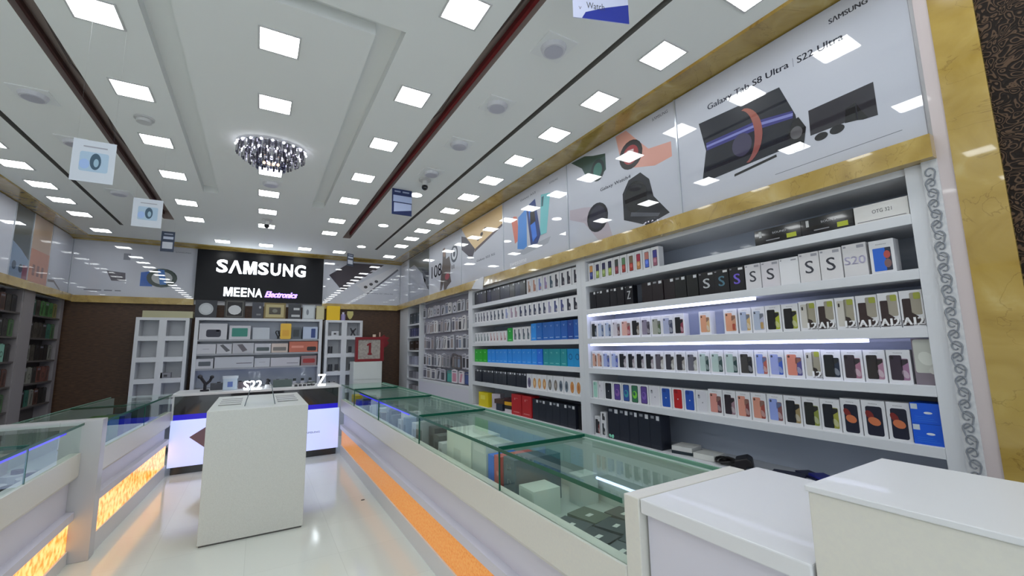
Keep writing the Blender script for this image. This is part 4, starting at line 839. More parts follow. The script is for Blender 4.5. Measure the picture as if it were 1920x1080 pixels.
bbox_(-.56, -.36, 1.46, .15, G1, 'white box with slanted grey device on second display shelf', lambda m, w, h: m.dec([(-w * .3, h * .85), (-w * .1, h * .95), (w * .4, h * .3), (w * .15, h * .15)], 1, col((90, 90, 96))))
bbox_(-.35, -.06, 1.46, .16, (186, 186, 192), 'white box with slanted grey remote, left of centre second display shelf', lambda m, w, h: m.dec([(-w * .3, h * .85), (-w * .05, h * .9), (w * .2, h * .3), (-w * .02, h * .12)], 1, col((104, 98, 104))))
bbox_(-.05, .18, 1.46, .15, G1, 'white box with grey flat device, centre of second display shelf', D((80, 90, 92), .12, .2, .9, .6))
bbox_(.19, .43, 1.46, .15, (206, 190, 180), 'cream box with grey flat device beside the orange box', D((120, 116, 112), .1, .2, .9, .6))
bbox_(.45, .89, 1.46, .18, (196, 108, 86), 'orange box with black gadget picture on second display shelf', DD(D((40, 34, 36), .62, .12, .95, .5, .02), D((226, 150, 130), .08, .4, .5, .6, .004)))
bbox_(-.81, -.59, 1.235, .15, G1, 'white box with dark window, left of the third display shelf', D((84, 90, 98), .15, .25, .85, .7))
bbox_(-.575, -.05, 1.235, .17, (190, 192, 198), 'long white box with dark line on third display shelf', D((80, 70, 78), .55, .36, .95, .42, .002))
bbox_(-.04, .18, 1.235, .14, (192, 194, 200), 'short white box in the middle of the third display shelf', D((150, 150, 158), .3, .5, .7, .55, .002))
bbox_(.19, .62, 1.235, .14, (194, 192, 198), 'long white box left of the red picture box', D((100, 96, 102), .55, .3, .95, .36, .002))
bbox_(.64, .88, 1.235, .16, (150, 120, 122), 'grey box with glossy red picture on third display shelf', D((160, 44, 46), .12, .25, .9, .7, .02))
# trophies and plaques on top
def plaque(xa, xb, h, kind, label):
    w = xb - xa; t = thing('plaque', label, 'plaque', ((xa + xb) / 2, 8.22, 2.02), local=True)
    fr = {'plate': (44, 46, 54), 'lace': (38, 36, 36), 'dark': (60, 62, 72), 'gold': (120, 104, 60), 'card': (54, 56, 62), 'glass': (160, 166, 170), 'cream': (180, 172, 130)}[kind]
    MB().box(-w / 2, w / 2, 0, .03, 0, h, col(fr)).build('frame', t)
    mb = MB()
    if kind == 'plate': mb.dec(ell(0, h * .5, w * .34, w * .34, 28), 2, col((176, 180, 184))); mb.dec(ell(0, h * .5, w * .24, w * .24, 24), 3, col((190, 194, 198)))
    elif kind == 'lace': mb.dec(rr(-w * .42, h * .08, w * .42, h * .92, .003), 1, col((90, 88, 84))); mb.dec(rr(-w * .37, h * .12, w * .37, h * .88, .003), 2, col((16, 14, 16))); mb.dec(ell(0, h * .45, w * .32, h * .26, 12), 3, col((196, 198, 200)))
    elif kind == 'gold': mb.dec(rr(-w * .42, h * .1, w * .42, h * .9, .003), 1, col((176, 164, 120))); mb.dec(rr(-w * .27, h * .28, w * .27, h * .72, .003), 2, col((70, 64, 54))); mb.dec(ell(0, h * .5, w * .12, h * .12), 3, col((120, 120, 110)))
    elif kind == 'card': mb.dec(rr(-w * .1, h * .6, w * .36, h * .75, .003), 1, col((190, 192, 194))); mb.dec(rr(-w * .25, h * .15, w * .4, h * .3, .003), 1, col((180, 182, 184)))
    elif kind == 'glass': mb.dec(rr(-w * .4, h * .08, w * .4, h * .92, .003), 1, col((190, 196, 200))); mb.dec(ell(-w * .1, h * .5, w * .1, h * .2), 2, col((120, 126, 134)))
    elif kind == 'cream': mb.dec(rr(-w * .4, h * .08, w * .4, h * .92, .003), 1, col((196, 188, 150)))
    else: mb.dec(ell(w * .2, h * .7, w * .1, h * .08), 1, col((170, 172, 176))); mb.dec(rr(-w * .1, h * .2, w * .3, h * .3, .003), 1, col((120, 122, 126)))
    mb.build('inlay', t); return t
plaque(-.88, -.60, .28, 'plate', 'dark plaque with round silver plate, leftmost on top of the display shelf')
plaque(-.50, -.22, .30, 'lace', 'framed black plaque with silver lace ornament on the display shelf')
plaque(-.12, .04, .27, 'dark', 'small grey plaque left of the gold frame')
plaque(.05, .37, .27, 'gold', 'gold framed picture in the middle of the shelf top')
plaque(.41, .61, .26, 'card', 'dark plaque with two silver labels right of gold frame')
plaque(.63, .83, .25, 'glass', 'clear glass trophy plaque near the right end of the shelf top')
plaque(.85, .98, .24, 'cream', 'cream card standing left of the yellow bag')
tag(bev(MB().box(-.11, .11, 0, .1, 0, .255, col((228, 186, 10))).build('gift_bag', loc=(1.13, 8.2, 2.012)), .004), 'bright yellow bag standing on the right cubby shelf', 'bag')
mb = MB(); mb.cyl((0, 0), .04, 0, .11, col((150, 140, 190)), 14); mb.cyl((0, 0), .02, .11, .15, col((200, 196, 214)), 12)
tag(mb.build('perfume_bottle', loc=(1.30, 8.24, 2.012)), 'small lilac bottle beside the yellow bag', 'bottle')
t = thing('trophy', 'small pale gold shield trophy right of the lilac bottle', 'trophy', (1.42, 8.24, 2.012), local=True)
MB().cyl((0, 0), .03, 0, .02, col((60, 50, 40)), 14).build('base', t)
mb = MB(); mb.prism([(0, .02), (.03, .05), (.055, .11), (.05, .17), (-.05, .17), (-.055, .11), (-.03, .05)], 'y', -.012, .012, col((186, 176, 110))); mb.build('shield', t)
tag(MB().box(-.3, .3, -.1, .1, 0, .10, col((176, 172, 140))).build('carton', loc=(-1.20, 8.29, 2.012)), 'long beige carton lying on top of the left cubby shelf', 'carton')
# things in the right cubby
def small(x, z, label, kind, y=8.2, rgb=(50, 52, 60)):
    mb = MB()
    if kind == 'watch': mb.prism([(-.03, 0), (.03, 0), (.022, .05), (-.022, .05)], 'y', -.03, .03, col((196, 196, 200))); mb.cyl((0, 0), .024, .05, .09, col(rgb), 16)
    elif kind == 'fig': mb.tube([(-.03, 0, .0), (-.01, 0, .06), (-.04, 0, .14)], .012, col(rgb)); mb.tube([(.04, 0, 0), (.0, 0, .07), (.05, 0, .13)], .012, col(rgb)); mb.ball((0, 0, .08), .028, col(rgb))
    elif kind == 'speaker': mb.cyl((0, 0), .035, 0, .12, col(rgb), 16); mb.cyl((0, 0), .03, .12, .125, col((120, 120, 126)), 16)
    elif kind == 'phone': mb.prism(rr(-.028, .01, .028, .12, .006), 'y', -.005, .005, col(rgb)); mb.box(-.03, .03, -.03, .03, 0, .01, col((190, 190, 196)))
    elif kind == 'box': mb.box(-.06, .06, -.05, .05, 0, .08, col(rgb)); mb.box(-.02, .02, -.051, -.05, .02, .05, col((60, 60, 66)))
    return tag(mb.build({'watch': 'smart_watch', 'fig': 'figurine', 'speaker': 'small_speaker', 'phone': 'display_phone', 'box': 'small_box'}[kind], loc=(x, y, z)), label, {'watch': 'watch', 'fig': 'figurine', 'speaker': 'speaker', 'phone': 'phone', 'box': 'box'}[kind])
small(1.16, 1.735, 'small white box in the top left niche of the right cubby shelf', 'box', rgb=(196, 198, 204))
small(1.47, 1.735, 'dark figurine in the top right niche of the right cubby shelf', 'fig')
small(1.10, 1.425, 'dark cylinder speaker in the second left niche of right cubby shelf', 'speaker')
small(1.43, 1.425, 'dark display phone in the second right niche of right cubby shelf', 'phone')
small(1.11, 1.115, 'dark speaker, left of two in the third left niche', 'speaker'); small(1.21, 1.115, 'dark display phone, right of two in the third left niche', 'phone')
small(1.45, 1.115, 'dark phone on stand in the third right niche', 'phone')
small(-1.16, 1.115, 'small grey box in the third right niche of the left cubby shelf', 'box', rgb=(130, 130, 138))
small(1.14, .805, 'dark figurine in the fourth left niche of right cubby shelf', 'fig')
# back display shelf, lowest: watches
for k, x in enumerate((-.50, -.36, -.22, -.08, .05, .18, .31, .44, .56, .68, .80)):
    small(x, .93, 'watch on white stand, %s from left on the lowest display shelf' % ORD[k + 1], 'watch', y=8.22, rgb=(24, 24, 30) if k < 7 else (60, 66, 62))['group'] = 'watches on stands on the lowest display shelf'

# ------------------------------------------------------------------ glass counters
def counter(name, label, xf, sgn, ya, yb, xback, panelmat, rail=True, pz=(.13, .355), skew=0.0, blue=None, joints=()):
    """xf: front face, sgn=+1 counter body extends to +x"""
    t = thing(name, label, 'counter', (xf, (ya + yb) / 2, 0))
    X = lambda d, y: xf + sgn * d + skew * (y - ya)
    def pr(pts, m, nm, a=ya, b=yb, par=t):
        mb = MB(); n = len(pts); vs = [(X(p[0], a), a, p[1]) for p in pts] + [(X(p[0], b), b, p[1]) for p in pts]
        mb.add(vs, [tuple(range(n)), tuple(range(2 * n - 1, n - 1, -1))] + [(i, i + n, (i + 1) % n + n, (i + 1) % n) for i in range(n)], m)
        return mb.build(nm, par)
    dB = abs(xback - xf)
    pr([(.0, .0), (0, pz[0]), (.05, pz[0]), (.05, 0)], WHITE, 'plinth')
    pr([(.012, pz[0]), (.012, pz[1]), (.05, pz[1]), (.05, pz[0])], panelmat, 'lit_panel')
    pr([(-.012, pz[1]), (-.012, pz[1] + .055), (.035, pz[1] + .06), (.035, .60), (.05, .62), (.05, pz[1])], LAV, 'recess_panel')
    pr([(.0, .59), (-.012, .61), (-.012, .77), (.05, .77), (.05, .59)], WARM, 'upper_band')
    pr([(.05, 0), (.05, .64), (dB, .64), (dB, 0)], WHITE, 'body')
    pr([(.05, .64), (.05, .66), (dB - .02, .66), (dB - .02, .64)], mat('case_floor', (176, 186, 182), .3), 'case_floor')
    pr([(dB - .02, .64), (dB - .02, .97), (dB, .97), (dB, .64)], mat('case_back', (178, 190, 186), .3), 'rear_panel')
    g = pr([(0, .77), (0, .968), (.006, .968), (.006, .77)], GLASS, 'front_glass')
    tp = pr([(-.012, .969), (-.012, .984), (dB + .01, .984), (dB + .01, .969)], GLASS, 'glass_top')
    pr([(-.0135, .968), (-.0135, .985), (-.0115, .985), (-.0115, .968)], GEDGE, 'glass_edge', par=tp)
    pr([(dB + .01, .968), (dB + .01, .985), (dB + .014, .985), (dB + .014, .968)], mat('glass_edge_pale', (150, 196, 180), .2), 'glass_edge', par=tp)
    for yj in joints:
        mb = MB(); mb.box(min(X(0, yj), X(dB, yj)), max(X(0, yj), X(dB, yj)), yj - .004, yj + .004, .967, .9855, GEDGE); mb.build('glass_joint', tp)
        mb = MB(); a, b = sorted((X(-.001, yj), X(.007, yj))); mb.box(a, b, yj - .003, yj + .003, .77, .968, GEDGE); mb.build('glass_joint', g)
    if blue:
        a, b = blue; pr([(.008, .945), (.008, .957), (.02, .957), (.02, .945)], BLUELINE, 'blue_light_strip', a, b)
    return t
counter('glass_counter', 'long right glass display counter with orange mosaic strip', 1.10, 1, 1.13, 6.80, 1.67, ORANGE, joints=(2.02, 3.3, 4.6, 5.9), blue=(3.6, 5.6))
counter('glass_counter', 'far left glass display counter with glowing onyx strip', -1.00, -1, 4.60, 6.80, -1.55, ONYX, skew=.05, pz=(.14, .39), joints=(5.7,), blue=None)
counter('glass_counter', 'near left glass display counter cut by the frame', -1.10, -1, 1.0, 4.47, -1.68, ONYX, pz=(.09, .30), joints=(3.6,), blue=(2.0, 4.2))
# white end post on the right counter
tag(bev(MB().box(1.095, 1.69, 1.065, 1.13, 0, 1.0, WARM).build('end_post', origin=(1.1, 1.1, 0)), .003), 'white end panel closing the near end of the right glass counter', 'panel')
t = thing('end_post', 'grey white post between the two left glass counters', 'panel', (-1.06, 4.53, 0))
bev(MB().box(-1.22, -.985, 4.475, 4.595, 0, 1.0, mat('post_grey_white', (190, 190, 192), .3)).build('post', t), .003)
bev(MB().box(-1.72, -1.22, 4.475, 4.595, .94, 1.0, mat('post_grey_white')).build('top_rail', t), .003)
# near end counters, right foreground
t = thing('end_counter', 'white counter block with overhanging top at the end of the glass counter', 'counter', (1.4, .8, 0))
bev(MB().box(1.10, 1.765, .556, 1.062, .955, 1.0, WHITE).build('countertop', t), .004)
MB().box(1.125, 1.74, .556, 1.055, 0, .955, LAV).build('body', t)
t = thing('end_counter', 'taller plain white counter block in the right foreground', 'counter', (1.3, .1, 0))
bev(MB().box(1.105, 1.515, -.55, .549, 0, 1.16, WARM).build('body', t), .003)
bev(MB().box(1.10, 1.52, -.555, .553, 1.16, 1.173, WHITE).build('top_panel', t), .002)
# ------------------------------------------------------------------ items inside the right counter
FZ = .66
def inbox(x0, x1, y0, y1, h, rgb, label, decs=None, name='gadget_box', z=FZ, cat='box', group='boxes inside the right glass counter'):
    mb = MB(); w = y1 - y0; mb.box(-w / 2, w / 2, 0, x1 - x0, 0, h, col(rgb))
    if decs: decs(mb, w, h)
    return tag(mb.build(name, loc=(x0, (y0 + y1) / 2, z), rz=RW), label, cat, group)
inbox(1.19, 1.40, 2.55, 2.95, .27, (216, 222, 212), 'large white box standing inside the right counter', D((200, 206, 196), .3, .3, .6, .6))
inbox(1.19, 1.38, 2.34, 2.53, .26, (190, 200, 196), 'pale grey box between the large white box and the blue one', D((206, 212, 208), .1, .8, .9, .95))
inbox(1.19, 1.36, 2.245, 2.315, .22, (30, 106, 214), 'narrow blue box inside the counter beside the red one')
inbox(1.19, 1.42, 2.165, 2.24, .23, (196, 78, 74), 'narrow red box inside the counter between blue and grey', lambda m, w, h: [m.dec(ell(0, h * v, .012, .014), 1, col((220, 130, 120))) for v in (.25, .6)])
inbox(1.20, 1.50, 2.03, 2.15, .24, (72, 92, 104), 'dark grey box with three white letters inside the counter', lambda m, w, h: [m.text('D', -w * .15, h * v, w * .3, h * .12, 1, col((200, 210, 210)), bold=.001) for v in (.14, .43, .74)])
inbox(1.20, 1.36, 1.85, 1.99, .13, (196, 208, 200), 'white cube box in front of the dark lettered box', D((180, 194, 186), .1, .1, .9, .9))
inbox(1.50, 1.62, 1.86, 1.96, .15, (176, 190, 188), 'pale upright box at the rear of the counter near end')
k = 0
for i, (x, y, w, l, rgb, rz, nm_) in enumerate(((1.28, 1.66, .12, .16, (70, 76, 80), .3, 'grey'), (1.42, 1.70, .13, .17, (92, 100, 88), .2, 'olive grey'), (1.30, 1.50, .12, .16, (52, 56, 62), .25, 'dark'), (1.44, 1.54, .13, .15, (60, 66, 72), .3, 'dark'), (1.57, 1.62, .12, .15, (80, 84, 84), .15, 'grey'), (1.29, 1.35, .12, .15, (84, 90, 96), .2, 'grey'), (1.42, 1.38, .12, .15, (56, 62, 70), .3, 'dark'), (1.56, 1.44, .12, .15, (60, 90, 150), .25, 'blue'), (1.27, 1.22, .13, .10, (176, 180, 120), .15, 'yellow green'), (1.55, 1.25, .13, .12, (70, 74, 80), .1, 'grey'))):
    mb = MB(); mb.box(-w / 2, w / 2, -l / 2, l / 2, 0, .03, col(rgb))
    mb.add([(-w * .2, -l * .1, .0304), (w * .1, -l * .1, .0304), (w * .1, l * .05, .0304), (-w * .2, l * .05, .0304)], [(0, 1, 2, 3)], col((206, 208, 206) if i != 8 else (150, 154, 100)))
    tag(mb.build('watch_box', loc=(x, y, FZ + .001), rz=rz), '%s flat box inside the counter near end, %s from the dark lettered box' % (nm_, ORD[i + 1]), 'box', 'flat boxes inside the near end of the right counter')
for k in range(2):
    for j in range(3):
        x = 1.46 + .09 * j; y = 2.38 + .16 * k
        mb = MB(); mb.box(-.04, .04, -.07, .07, 0, .12 if k else .10, col(((70, 176, 190), (96, 188, 206), (150, 190, 214))[j])); mb.add([(-.02, -.04, .1206 if k else .1006), (.02, -.04, .1206 if k else .1006), (.02, .03, .1206 if k else .1006), (-.02, .03, .1206 if k else .1006)], [(0, 1, 2, 3)], col((40, 90, 110)))
        tag(mb.build('earphone_box', loc=(x, y, FZ)), 'light blue earphone box inside the counter, %s row, %s from the aisle' % (('front', 'rear')[k], ORD[j + 1]), 'box', 'light blue earphone boxes in the counter')
cols = [((206, 208, 210), 'white'), ((84, 88, 90), 'grey'), ((60, 62, 66), 'dark'), ((150, 156, 160), 'silver'), ((120, 108, 100), 'brown'), ((196, 200, 204), 'white'), ((110, 130, 150), 'blue grey'), ((214, 216, 220), 'white')]
y = 3.06; i = 0
while y < 5.95:
    w = .085 + .05 * ((i * 7) % 3) / 2; c, cn_ = cols[i % 8]; h = .14 + .03 * ((i * 5) % 4)
    inbox(1.20 + .02 * (i % 3), 1.36 + .02 * (i % 3), y, y + w, h, c, '%s small box inside the counter, %s beyond the large white box' % (cn_, ORD[i + 1]), D(tuple(max(0, v - 50) for v in c), .2, .3, .8, .7))
    y += w + .04; i += 1
inbox(1.18, 1.34, 6.25, 6.5, .20, (214, 180, 30), 'yellow box inside the far end of the right counter', D((190, 60, 60), .3, .2, .7, .4))
inbox(1.18, 1.34, 6.0, 6.2, .16, (70, 80, 180), 'blue violet box inside the far end of the right counter')
# left counters' contents
def inl(x0, x1, y0, y1, h, rgb, label):
    tag(MB().box(x0, x1, y0, y1, 0, h, col(rgb)).build('gadget_box', loc=(0, 0, FZ)), label, 'box', 'boxes inside the left glass counters')
inl(-1.28, -1.10, 4.75, 5.0, .22, (110, 66, 60), 'brown red box inside the far left counter beside the grey post')
inl(-1.26, -1.08, 5.1, 5.4, .27, (60, 120, 50), 'green box inside the far left counter')
inl(-1.24, -1.06, 5.5, 5.75, .24, (34, 50, 120), 'dark blue box inside the far left counter')
inl(-1.22, -1.04, 5.9, 6.5, .28, (44, 66, 66), 'dark teal box at the far end of the far left counter')
inl(-1.52, -1.40, 4.15, 4.3, .18, (176, 172, 170), 'grey white gadget box inside the near left counter')
inl(-1.60, -1.42, 3.75, 4.0, .20, (70, 72, 78), 'dark grey box inside the near left counter')

for k, y in enumerate((3.30, 3.46)):  # glowing tubes added to stand in for two upright reflections in the glass
    tag(MB().cyl((0, 0), .012, 0, .29, LEDBLUE, 10).build('reflection_tube', loc=(-1.24, y, FZ)), 'upright glowing tube imitating a reflection inside the near left counter, %s one' % ('nearer', 'farther')[k], 'light')
for k in range(4):
    mb = MB(); mb.cyl((0, 0), .05 + .012 * k, 0, .05, col((190, 190, 196)), 14); mb.cyl((0, 0), .03, .05, .075, col((70, 66, 64)), 12)
    tag(mb.build('gadget', loc=(-1.22 - .12 * (k % 2), 3.78 + .16 * k, FZ)), 'round grey gadget inside near left counter, %s from the near end' % ORD[k + 1], 'gadget')
# ------------------------------------------------------------------ the blue lit counter across the aisle
t = thing('lit_display_counter', 'display counter with black band, blue line and glowing white front', 'counter', (.09, 7.0, 0))
LITW = mat('lit_white_panel', (214, 222, 246), .15, coat=.4, emit=(176, 192, 250), es=.55)
MB().box(-.85, 1.05, 6.87, 7.40, 0, .095, BLACKG).build('black_plinth', t)
bev(MB().box(-.88, 1.07, 6.82, 7.44, .095, .655, LITW).build('lit_front', t), .003)
MB().box(-.86, 1.05, 6.825, 7.43, .655, .72, mat('blue_band', (20, 14, 150), .2, emit=(24, 10, 190), es=.55)).build('blue_band', t)
MB().box(-.86, 1.05, 6.825, 7.43, .72, .945, BLACKG).build('black_band', t)
MB().box(-.88, -.86, 6.82, 7.44, .655, .965, SHELF).build('end_cheek', t); MB().box(1.05, 1.07, 6.82, 7.44, .655, .965, SHELF).build('end_cheek', t)
bev(MB().box(-.89, 1.08, 6.81, 7.45, .945, .975, WHITE).build('countertop', t), .003)
mb = MB(); mb.prism([(-.68, .44), (-.52, .545), (-.34, .44), (-.46, .25)], 'y', 6.816, 6.82, mat('brown_diamond', (120, 96, 110), .4)); mb.build('diamond_inlay', t)
mb = MB(); vs, fs = text2d('SΛMSUNG'); mb.add([(.62 + a * .2, 6.817, .33 + b * .025) for a, b in vs], fs, LOGO); mb.build('lettering', t)
# glowing letters standing on it
def letters(s, x, w, h, label):
    t = thing('glowing_letters', label, 'sign', (x, 6.93, .975))
    vs, fs = text2d(s); mb = MB()
    for dx in (-.006, 0, .006):
        k = [(x + a * w + dx, 6.92, .977 + b * h) for a, b in vs]; mb.add(k, fs, SIGNLED)
    m2 = [(p[0], 6.95, p[2]) for p in k]; ed = {}
    for f in fs:
        for i in range(len(f)): ed[(f[i], f[(i + 1) % len(f)])] = 1
    mb.add(k + m2, [(a, b, b + len(vs), a + len(vs)) for (a, b) in ed if (b, a) not in ed], SIGNLED)
    mb.build('letter', t); MB().box(x - .01, x + w + .01, 6.915, 6.965, .9755, .98, WHITE).build('base', t)
letters('S22', -.14, .21, .115, 'glowing white S22 letters standing on the lit counter')
letters('Z', .78, .10, .16, 'glowing white letter Z standing at the right of the lit counter')
tags = [('figurine', -.58, 'black two-armed figurine stand at the left end of the lit counter', 'fig'), ('x', -.33, 'pale blue gift box standing on the lit counter', 'gift'), ('x', .12, 'small white bust with black watch on the lit counter', 'bust')]
mb = MB(); mb.tube([(0, 0, 0), (0, 0, .1), (-.06, 0, .19)], .02, col((26, 24, 34))); mb.tube([(0, 0, .08), (.05, 0, .13), (.07, 0, .18)], .018, col((26, 24, 34))); mb.cyl((0, 0), .05, 0, .02, col((26, 24, 34)), 14); mb.ball((-.06, 0, .19), .028, col((26, 24, 34))); mb.ball((.07, 0, .18), .024, col((26, 24, 34)))
tag(mb.build('watch_stand', loc=(-.58, 7.05, .976)), 'black two-armed watch stand at the left end of the lit counter', 'stand')
mb = MB(); mb.box(-.08, .08, 0, .08, 0, .16, col((176, 190, 206))); mb.box(-.09, .09, -.005, .085, .15, .185, col((190, 198, 210))); mb.box(-.03, .03, -.001, 0, .04, .11, col((90, 110, 170)))
tag(mb.build('gift_box', loc=(-.30, 7.02, .976)), 'pale blue lidded gift box on the lit counter', 'box')
for k, (x, c) in enumerate(((-.46, (70, 72, 80)), (-.14, (80, 66, 74)))): tag(MB().box(-.07, .07, 0, .08, 0, .09, col(c)).build('watch_box', loc=(x, 7.15, .976)), 'dark box behind the counter letters, %s of the gift box' % ('left', 'right')[k], 'box')
mb = MB(); mb.cyl((0, 0), .035, 0, .05, col((226, 228, 232)), 16, .028); mb.cyl((0, 0), .03, .05, .10, col((30, 30, 36)), 16, .014); mb.ball((0, 0, .11), .02, col((30, 30, 36)))
tag(mb.build('watch_bust', loc=(.14, 7.0, .976)), 'small white bust wearing a black watch, right of the S22 letters', 'stand')
tag(bev(MB().box(-.12, .12, 0, .1, 0, .10, col((84, 98, 96))).build('gadget_box', loc=(.33, 7.05, .976)), .003), 'grey green box in the middle right of the lit counter', 'box')
for k in range(5): tag(MB().cyl((0, 0), .022, 0, .03, col((70, 70, 74)), 12, .018).cyl((0, 0), .026, .03, .036, col((190, 190, 190)), 12).build('display_watch', loc=(.50 + .055 * k, 7.0, .976)), 'small silver topped watch, %s from left, in the row before letter Z' % ORD[k + 1], 'watch', 'small watches on the lit counter')
tag(bev(MB().box(-.05, .05, -.05, .05, 0, .05, col((50, 56, 54))).build('charging_dock', loc=(.71, 7.15, .976)), .006), 'dark dock behind the letter Z', 'dock')

# ------------------------------------------------------------------ podium
t = thing('podium', 'tall white display podium standing in the aisle', 'podium', (.04, 4.9, 0))
bev(MB().box(-.325, .41, 4.262, 5.52, .014, 1.022, noisy('podium_white', (205, 210, 206), (198, 203, 199), 140, .35, detail=5)).build('body', t), .004, 3)
MB().box(-.315, .40, 4.275, 5.51, 0, .014, mat('shadow_gap', (90, 92, 92), .6)).build('base', t)
for nm_, cx in (('left', -.19), ('right', .27)):
    for k in range(4):
        y = 4.62 + .17 * k
        mb = MB(); mb.box(cx - .085, cx + .085, y, y + .05, 1.0225, 1.028, mat('card_grey', (150, 152, 148), .4)); mb.box(cx - .085, cx + .085, y + .055, y + .115, 1.0225, 1.03, col((216, 218, 220)))
        tag(mb.build('price_card', origin=(cx, y, 1.0225)), 'white price strip on the %s half of the podium top, %s from the front' % (nm_, ORD[k + 1]), 'price card', 'price strips on the podium')
for nm_, x0, x1, k in (('left', -.075, -.035, 1), ('right', .155, .12, -1)):
    tt = thing('acrylic_stand', 'clear leaning acrylic sheet on the podium, %s one' % nm_, 'stand', (x0, 4.55, 1.0225))
    mb = MB(); mb.add([(x0, 4.45, 1.0225), (x1, 4.45, 1.19), (x1, 4.75, 1.19), (x0, 4.75, 1.0225), (x0 + .004, 4.45, 1.0225), (x1 + .004, 4.45, 1.19), (x1 + .004, 4.75, 1.19), (x0 + .004, 4.75, 1.0225)], [(0, 1, 2, 3), (7, 6, 5, 4), (1, 5, 6, 2), (0, 3, 7, 4), (2, 6, 7, 3)], ACRYL); mb.build('sheet', tt)
    mb = MB(); mb.tube([(x0 + .002, 4.45, 1.0235), (x1 + .002, 4.45, 1.19)], .0035, mat('acrylic_edge', (110, 118, 124), .2), 6); mb.build('edge', tt)
# white cabinet with the red frame
t = thing('side_cabinet', 'white cabinet standing behind the far end of the glass counter', 'cabinet', (1.62, 7.85, 0))
bev(MB().box(1.42, 1.90, 7.75, 8.1, 0, 1.275, col((206, 210, 206))).build('body', t), .004)
MB().box(1.43, 1.89, 7.742, 7.75, .98, 1.265, col((210, 214, 210))).build('door', t); MB().box(1.43, 1.89, 7.742, 7.75, .06, .97, col((206, 210, 206))).build('door', t)
t = thing('token_display', 'red framed token display with a red number one on the cabinet', 'frame', (1.67, 7.78, 1.276))
R_ = col((128, 10, 24)); mb = MB()
for a, b, c, d in ((1.45, 1.93, 1.277, 1.32), (1.45, 1.93, 1.655, 1.70), (1.45, 1.49, 1.32, 1.655), (1.87, 1.93, 1.32, 1.655)): mb.box(a, b, 7.77, 7.86, c, d, R_)
mb.build('frame', t); MB().box(1.49, 1.87, 7.79, 7.80, 1.32, 1.655, noisy('token_grey', (150, 142, 136), (176, 168, 160), 30, .5)).build('panel', t)
mb = MB(); vs, fs = text2d('1')
for dx in (-.012, 0, .012): pass
mb.prism([(1.655, 1.39), (1.725, 1.39), (1.725, 1.42), (1.71, 1.42), (1.71, 1.60), (1.685, 1.60), (1.64, 1.575), (1.64, 1.545), (1.672, 1.555), (1.672, 1.42), (1.655, 1.42)], 'y', 7.78, 7.79, R_); mb.build('numeral', t)
tag(MB().cyl((0, 0), .028, 0, .045, col((214, 200, 180)), 14).build('candle', loc=(1.77, 7.83, 1.701)), 'small cream candle on top of the red frame', 'candle')
t = thing('red_ornament', 'red star-like ornament with pale stick at the frame corner', 'ornament', (1.93, 7.95, 1.276))
mb = MB(); mb.prism([(1.945, 1.50), (2.02, 1.53), (2.06, 1.60), (2.02, 1.64), (2.07, 1.69), (1.99, 1.71), (1.97, 1.745), (1.93, 1.71), (1.88, 1.71), (1.90, 1.64), (1.935, 1.60)], 'y', 7.93, 7.97, R_); mb.build('star', t)
MB().box(1.935, 1.955, 7.93, 7.97, 1.277, 1.51, R_).build('post', t)
MB().cyl((1.895, 7.95), .011, 1.69, 1.79, col((206, 170, 150)), 10).build('stick', t)

# ------------------------------------------------------------------ hanging cards
def card(x0, x1, y, z0, z1, kind, label, rz=0):
    w, h = x1 - x0, z1 - z0; t = thing('hanging_card', label, 'hanging sign', ((x0 + x1) / 2, y, z0), rz, local=True)
    mb = MB(); base = {'white': (196, 202, 212), 'blue': (34, 48, 96), 'dark': (46, 56, 76)}[kind]
    mb.box(-w / 2, w / 2, 0, .004, 0, h, col(base, True)); X = lambda u: (u - .5) * w; Z = lambda v: v * h
    if kind == 'white':
        mb.dec(rr(X(.18), Z(.25), X(.85), Z(.72), .01), 1, col((160, 184, 206))); mb.dec(ell(X(.55), Z(.50), w * .13, h * .2), 2, col((52, 80, 100))); mb.dec(ell(X(.57), Z(.47), w * .06, h * .10), 3, col((140, 170, 190))); mb.dec(ell(X(.3), Z(.42), w * .12, h * .12), 2, col((150, 176, 220))); mb.dec(rr(X(.24), Z(.83), X(.8), Z(.86), .001), 1, col((150, 150, 160)))
    elif kind == 'blue':
        mb.dec(rr(X(.06), Z(.50), X(1), Z(.75), .003), 1, col((176, 190, 226))); mb.dec([(X(.1), Z(.1)), (X(.98), Z(.22)), (X(.98), Z(.46)), (X(.1), Z(.46))], 1, col((186, 198, 232))); mb.dec(rr(X(.12), Z(.87), X(.42), Z(.93), .001), 1, col((150, 160, 190))); mb.dec(rr(X(.52), Z(.87), X(.86), Z(.93), .001), 1, col((150, 160, 190)))
    else:
        mb.dec(rr(X(.15), Z(.62), X(.9), Z(.75), .002), 1, col((170, 178, 196))); mb.dec(rr(X(.12), Z(.15), X(.88), Z(.48), .002), 1, col((176, 180, 190))); mb.dec(rr(X(.2), Z(.85), X(.85), Z(.9), .001), 1, col((150, 156, 170)))
    mb.build('card', t)
    for s_ in (-1, 1):
        if H - z1 > .01: MB().tube([(s_ * w * .42, .002, h), (s_ * w * .42, .002, H - z0)], .0002, mat('thread', (170, 170, 172), .8), 3).build('thread', t)
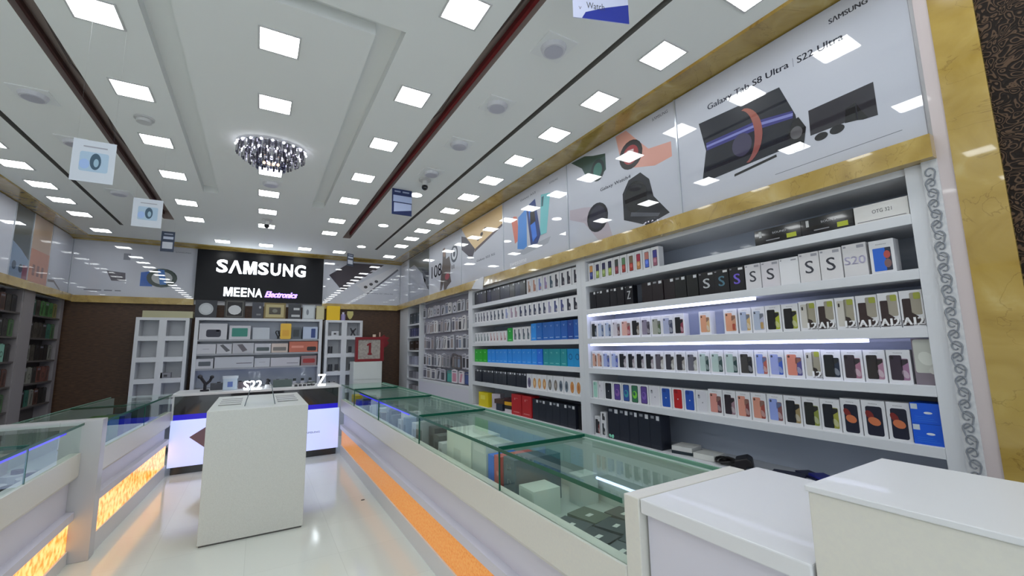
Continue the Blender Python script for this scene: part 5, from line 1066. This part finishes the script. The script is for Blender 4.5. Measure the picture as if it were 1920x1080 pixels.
card(-.84, -.68, 2.8, 2.34, 2.555, 'white', 'square white picture card hanging at the left, the nearer one')
card(-.89, -.71, 4.2, 2.46, 2.685, 'white', 'square white picture card hanging at the left, the farther one')
card(-1.17, -1.03, 7.0, 2.80, 3.07, 'dark', 'dark blue framed card hanging before the left back wall')
card(1.14, 1.355, 4.4, 2.91, 3.195, 'blue', 'dark blue and white card hanging left of the dome camera')
card(1.20, 1.33, 7.5, 2.89, 3.10, 'dark', 'tilted dark card hanging before the right back poster', .5)
t = thing('hanging_card', 'white and bright blue card hanging at the top edge of the frame', 'hanging sign', (1.06, 1.25, 2.86), -.35, local=True)
mb = MB(); w, h = .25, .30; mb.box(0, w, 0, .004, 0, h, col((206, 210, 236), True)); mb.dec([(w * .15, h * .0), (w, 0), (w, h * .3), (w * .55, h * .2), (w * .22, h * .1)], 1, col((34, 50, 150))); mb.text('V', w * .1, h * .13, .012, .014, 2, LOGO); mb.text('Watch', w * .24, h * .16, .08, .03, 2, LOGO)
mb.build('card', t)
for s_ in (.02, .23): MB().tube([(s_, .002, h), (s_, .002, H - 2.86)], .0002, mat('thread'), 3).build('thread', t)
# torn white label on the gold ledge
mb = MB(); mb.add([(2.342, 4.66, 2.20), (2.342, 4.98, 2.245), (2.342, 4.86, 2.33), (2.342, 4.62, 2.36), (2.339, 4.66, 2.20), (2.339, 4.98, 2.245), (2.339, 4.86, 2.33), (2.339, 4.62, 2.36)], [(0, 1, 2, 3), (7, 6, 5, 4), (0, 4, 5, 1), (1, 5, 6, 2), (2, 6, 7, 3), (3, 7, 4, 0)], col((206, 208, 214)))
tag(mb.build('paper_label', origin=(2.34, 4.8, 2.2)), 'loose white paper label stuck on the gold ledge', 'label')
# small dark mark on the floor
tag(MB().prism(ell(0, 0, .018, .012), 'z', 0, .004, col((60, 62, 64))).build('floor_cap', loc=(.985, 4.66, 0)), 'small dark cap lying on the floor beside the right counter', 'cap')
for o in bpy.data.objects:
    if '_o' in o: del o['_o']
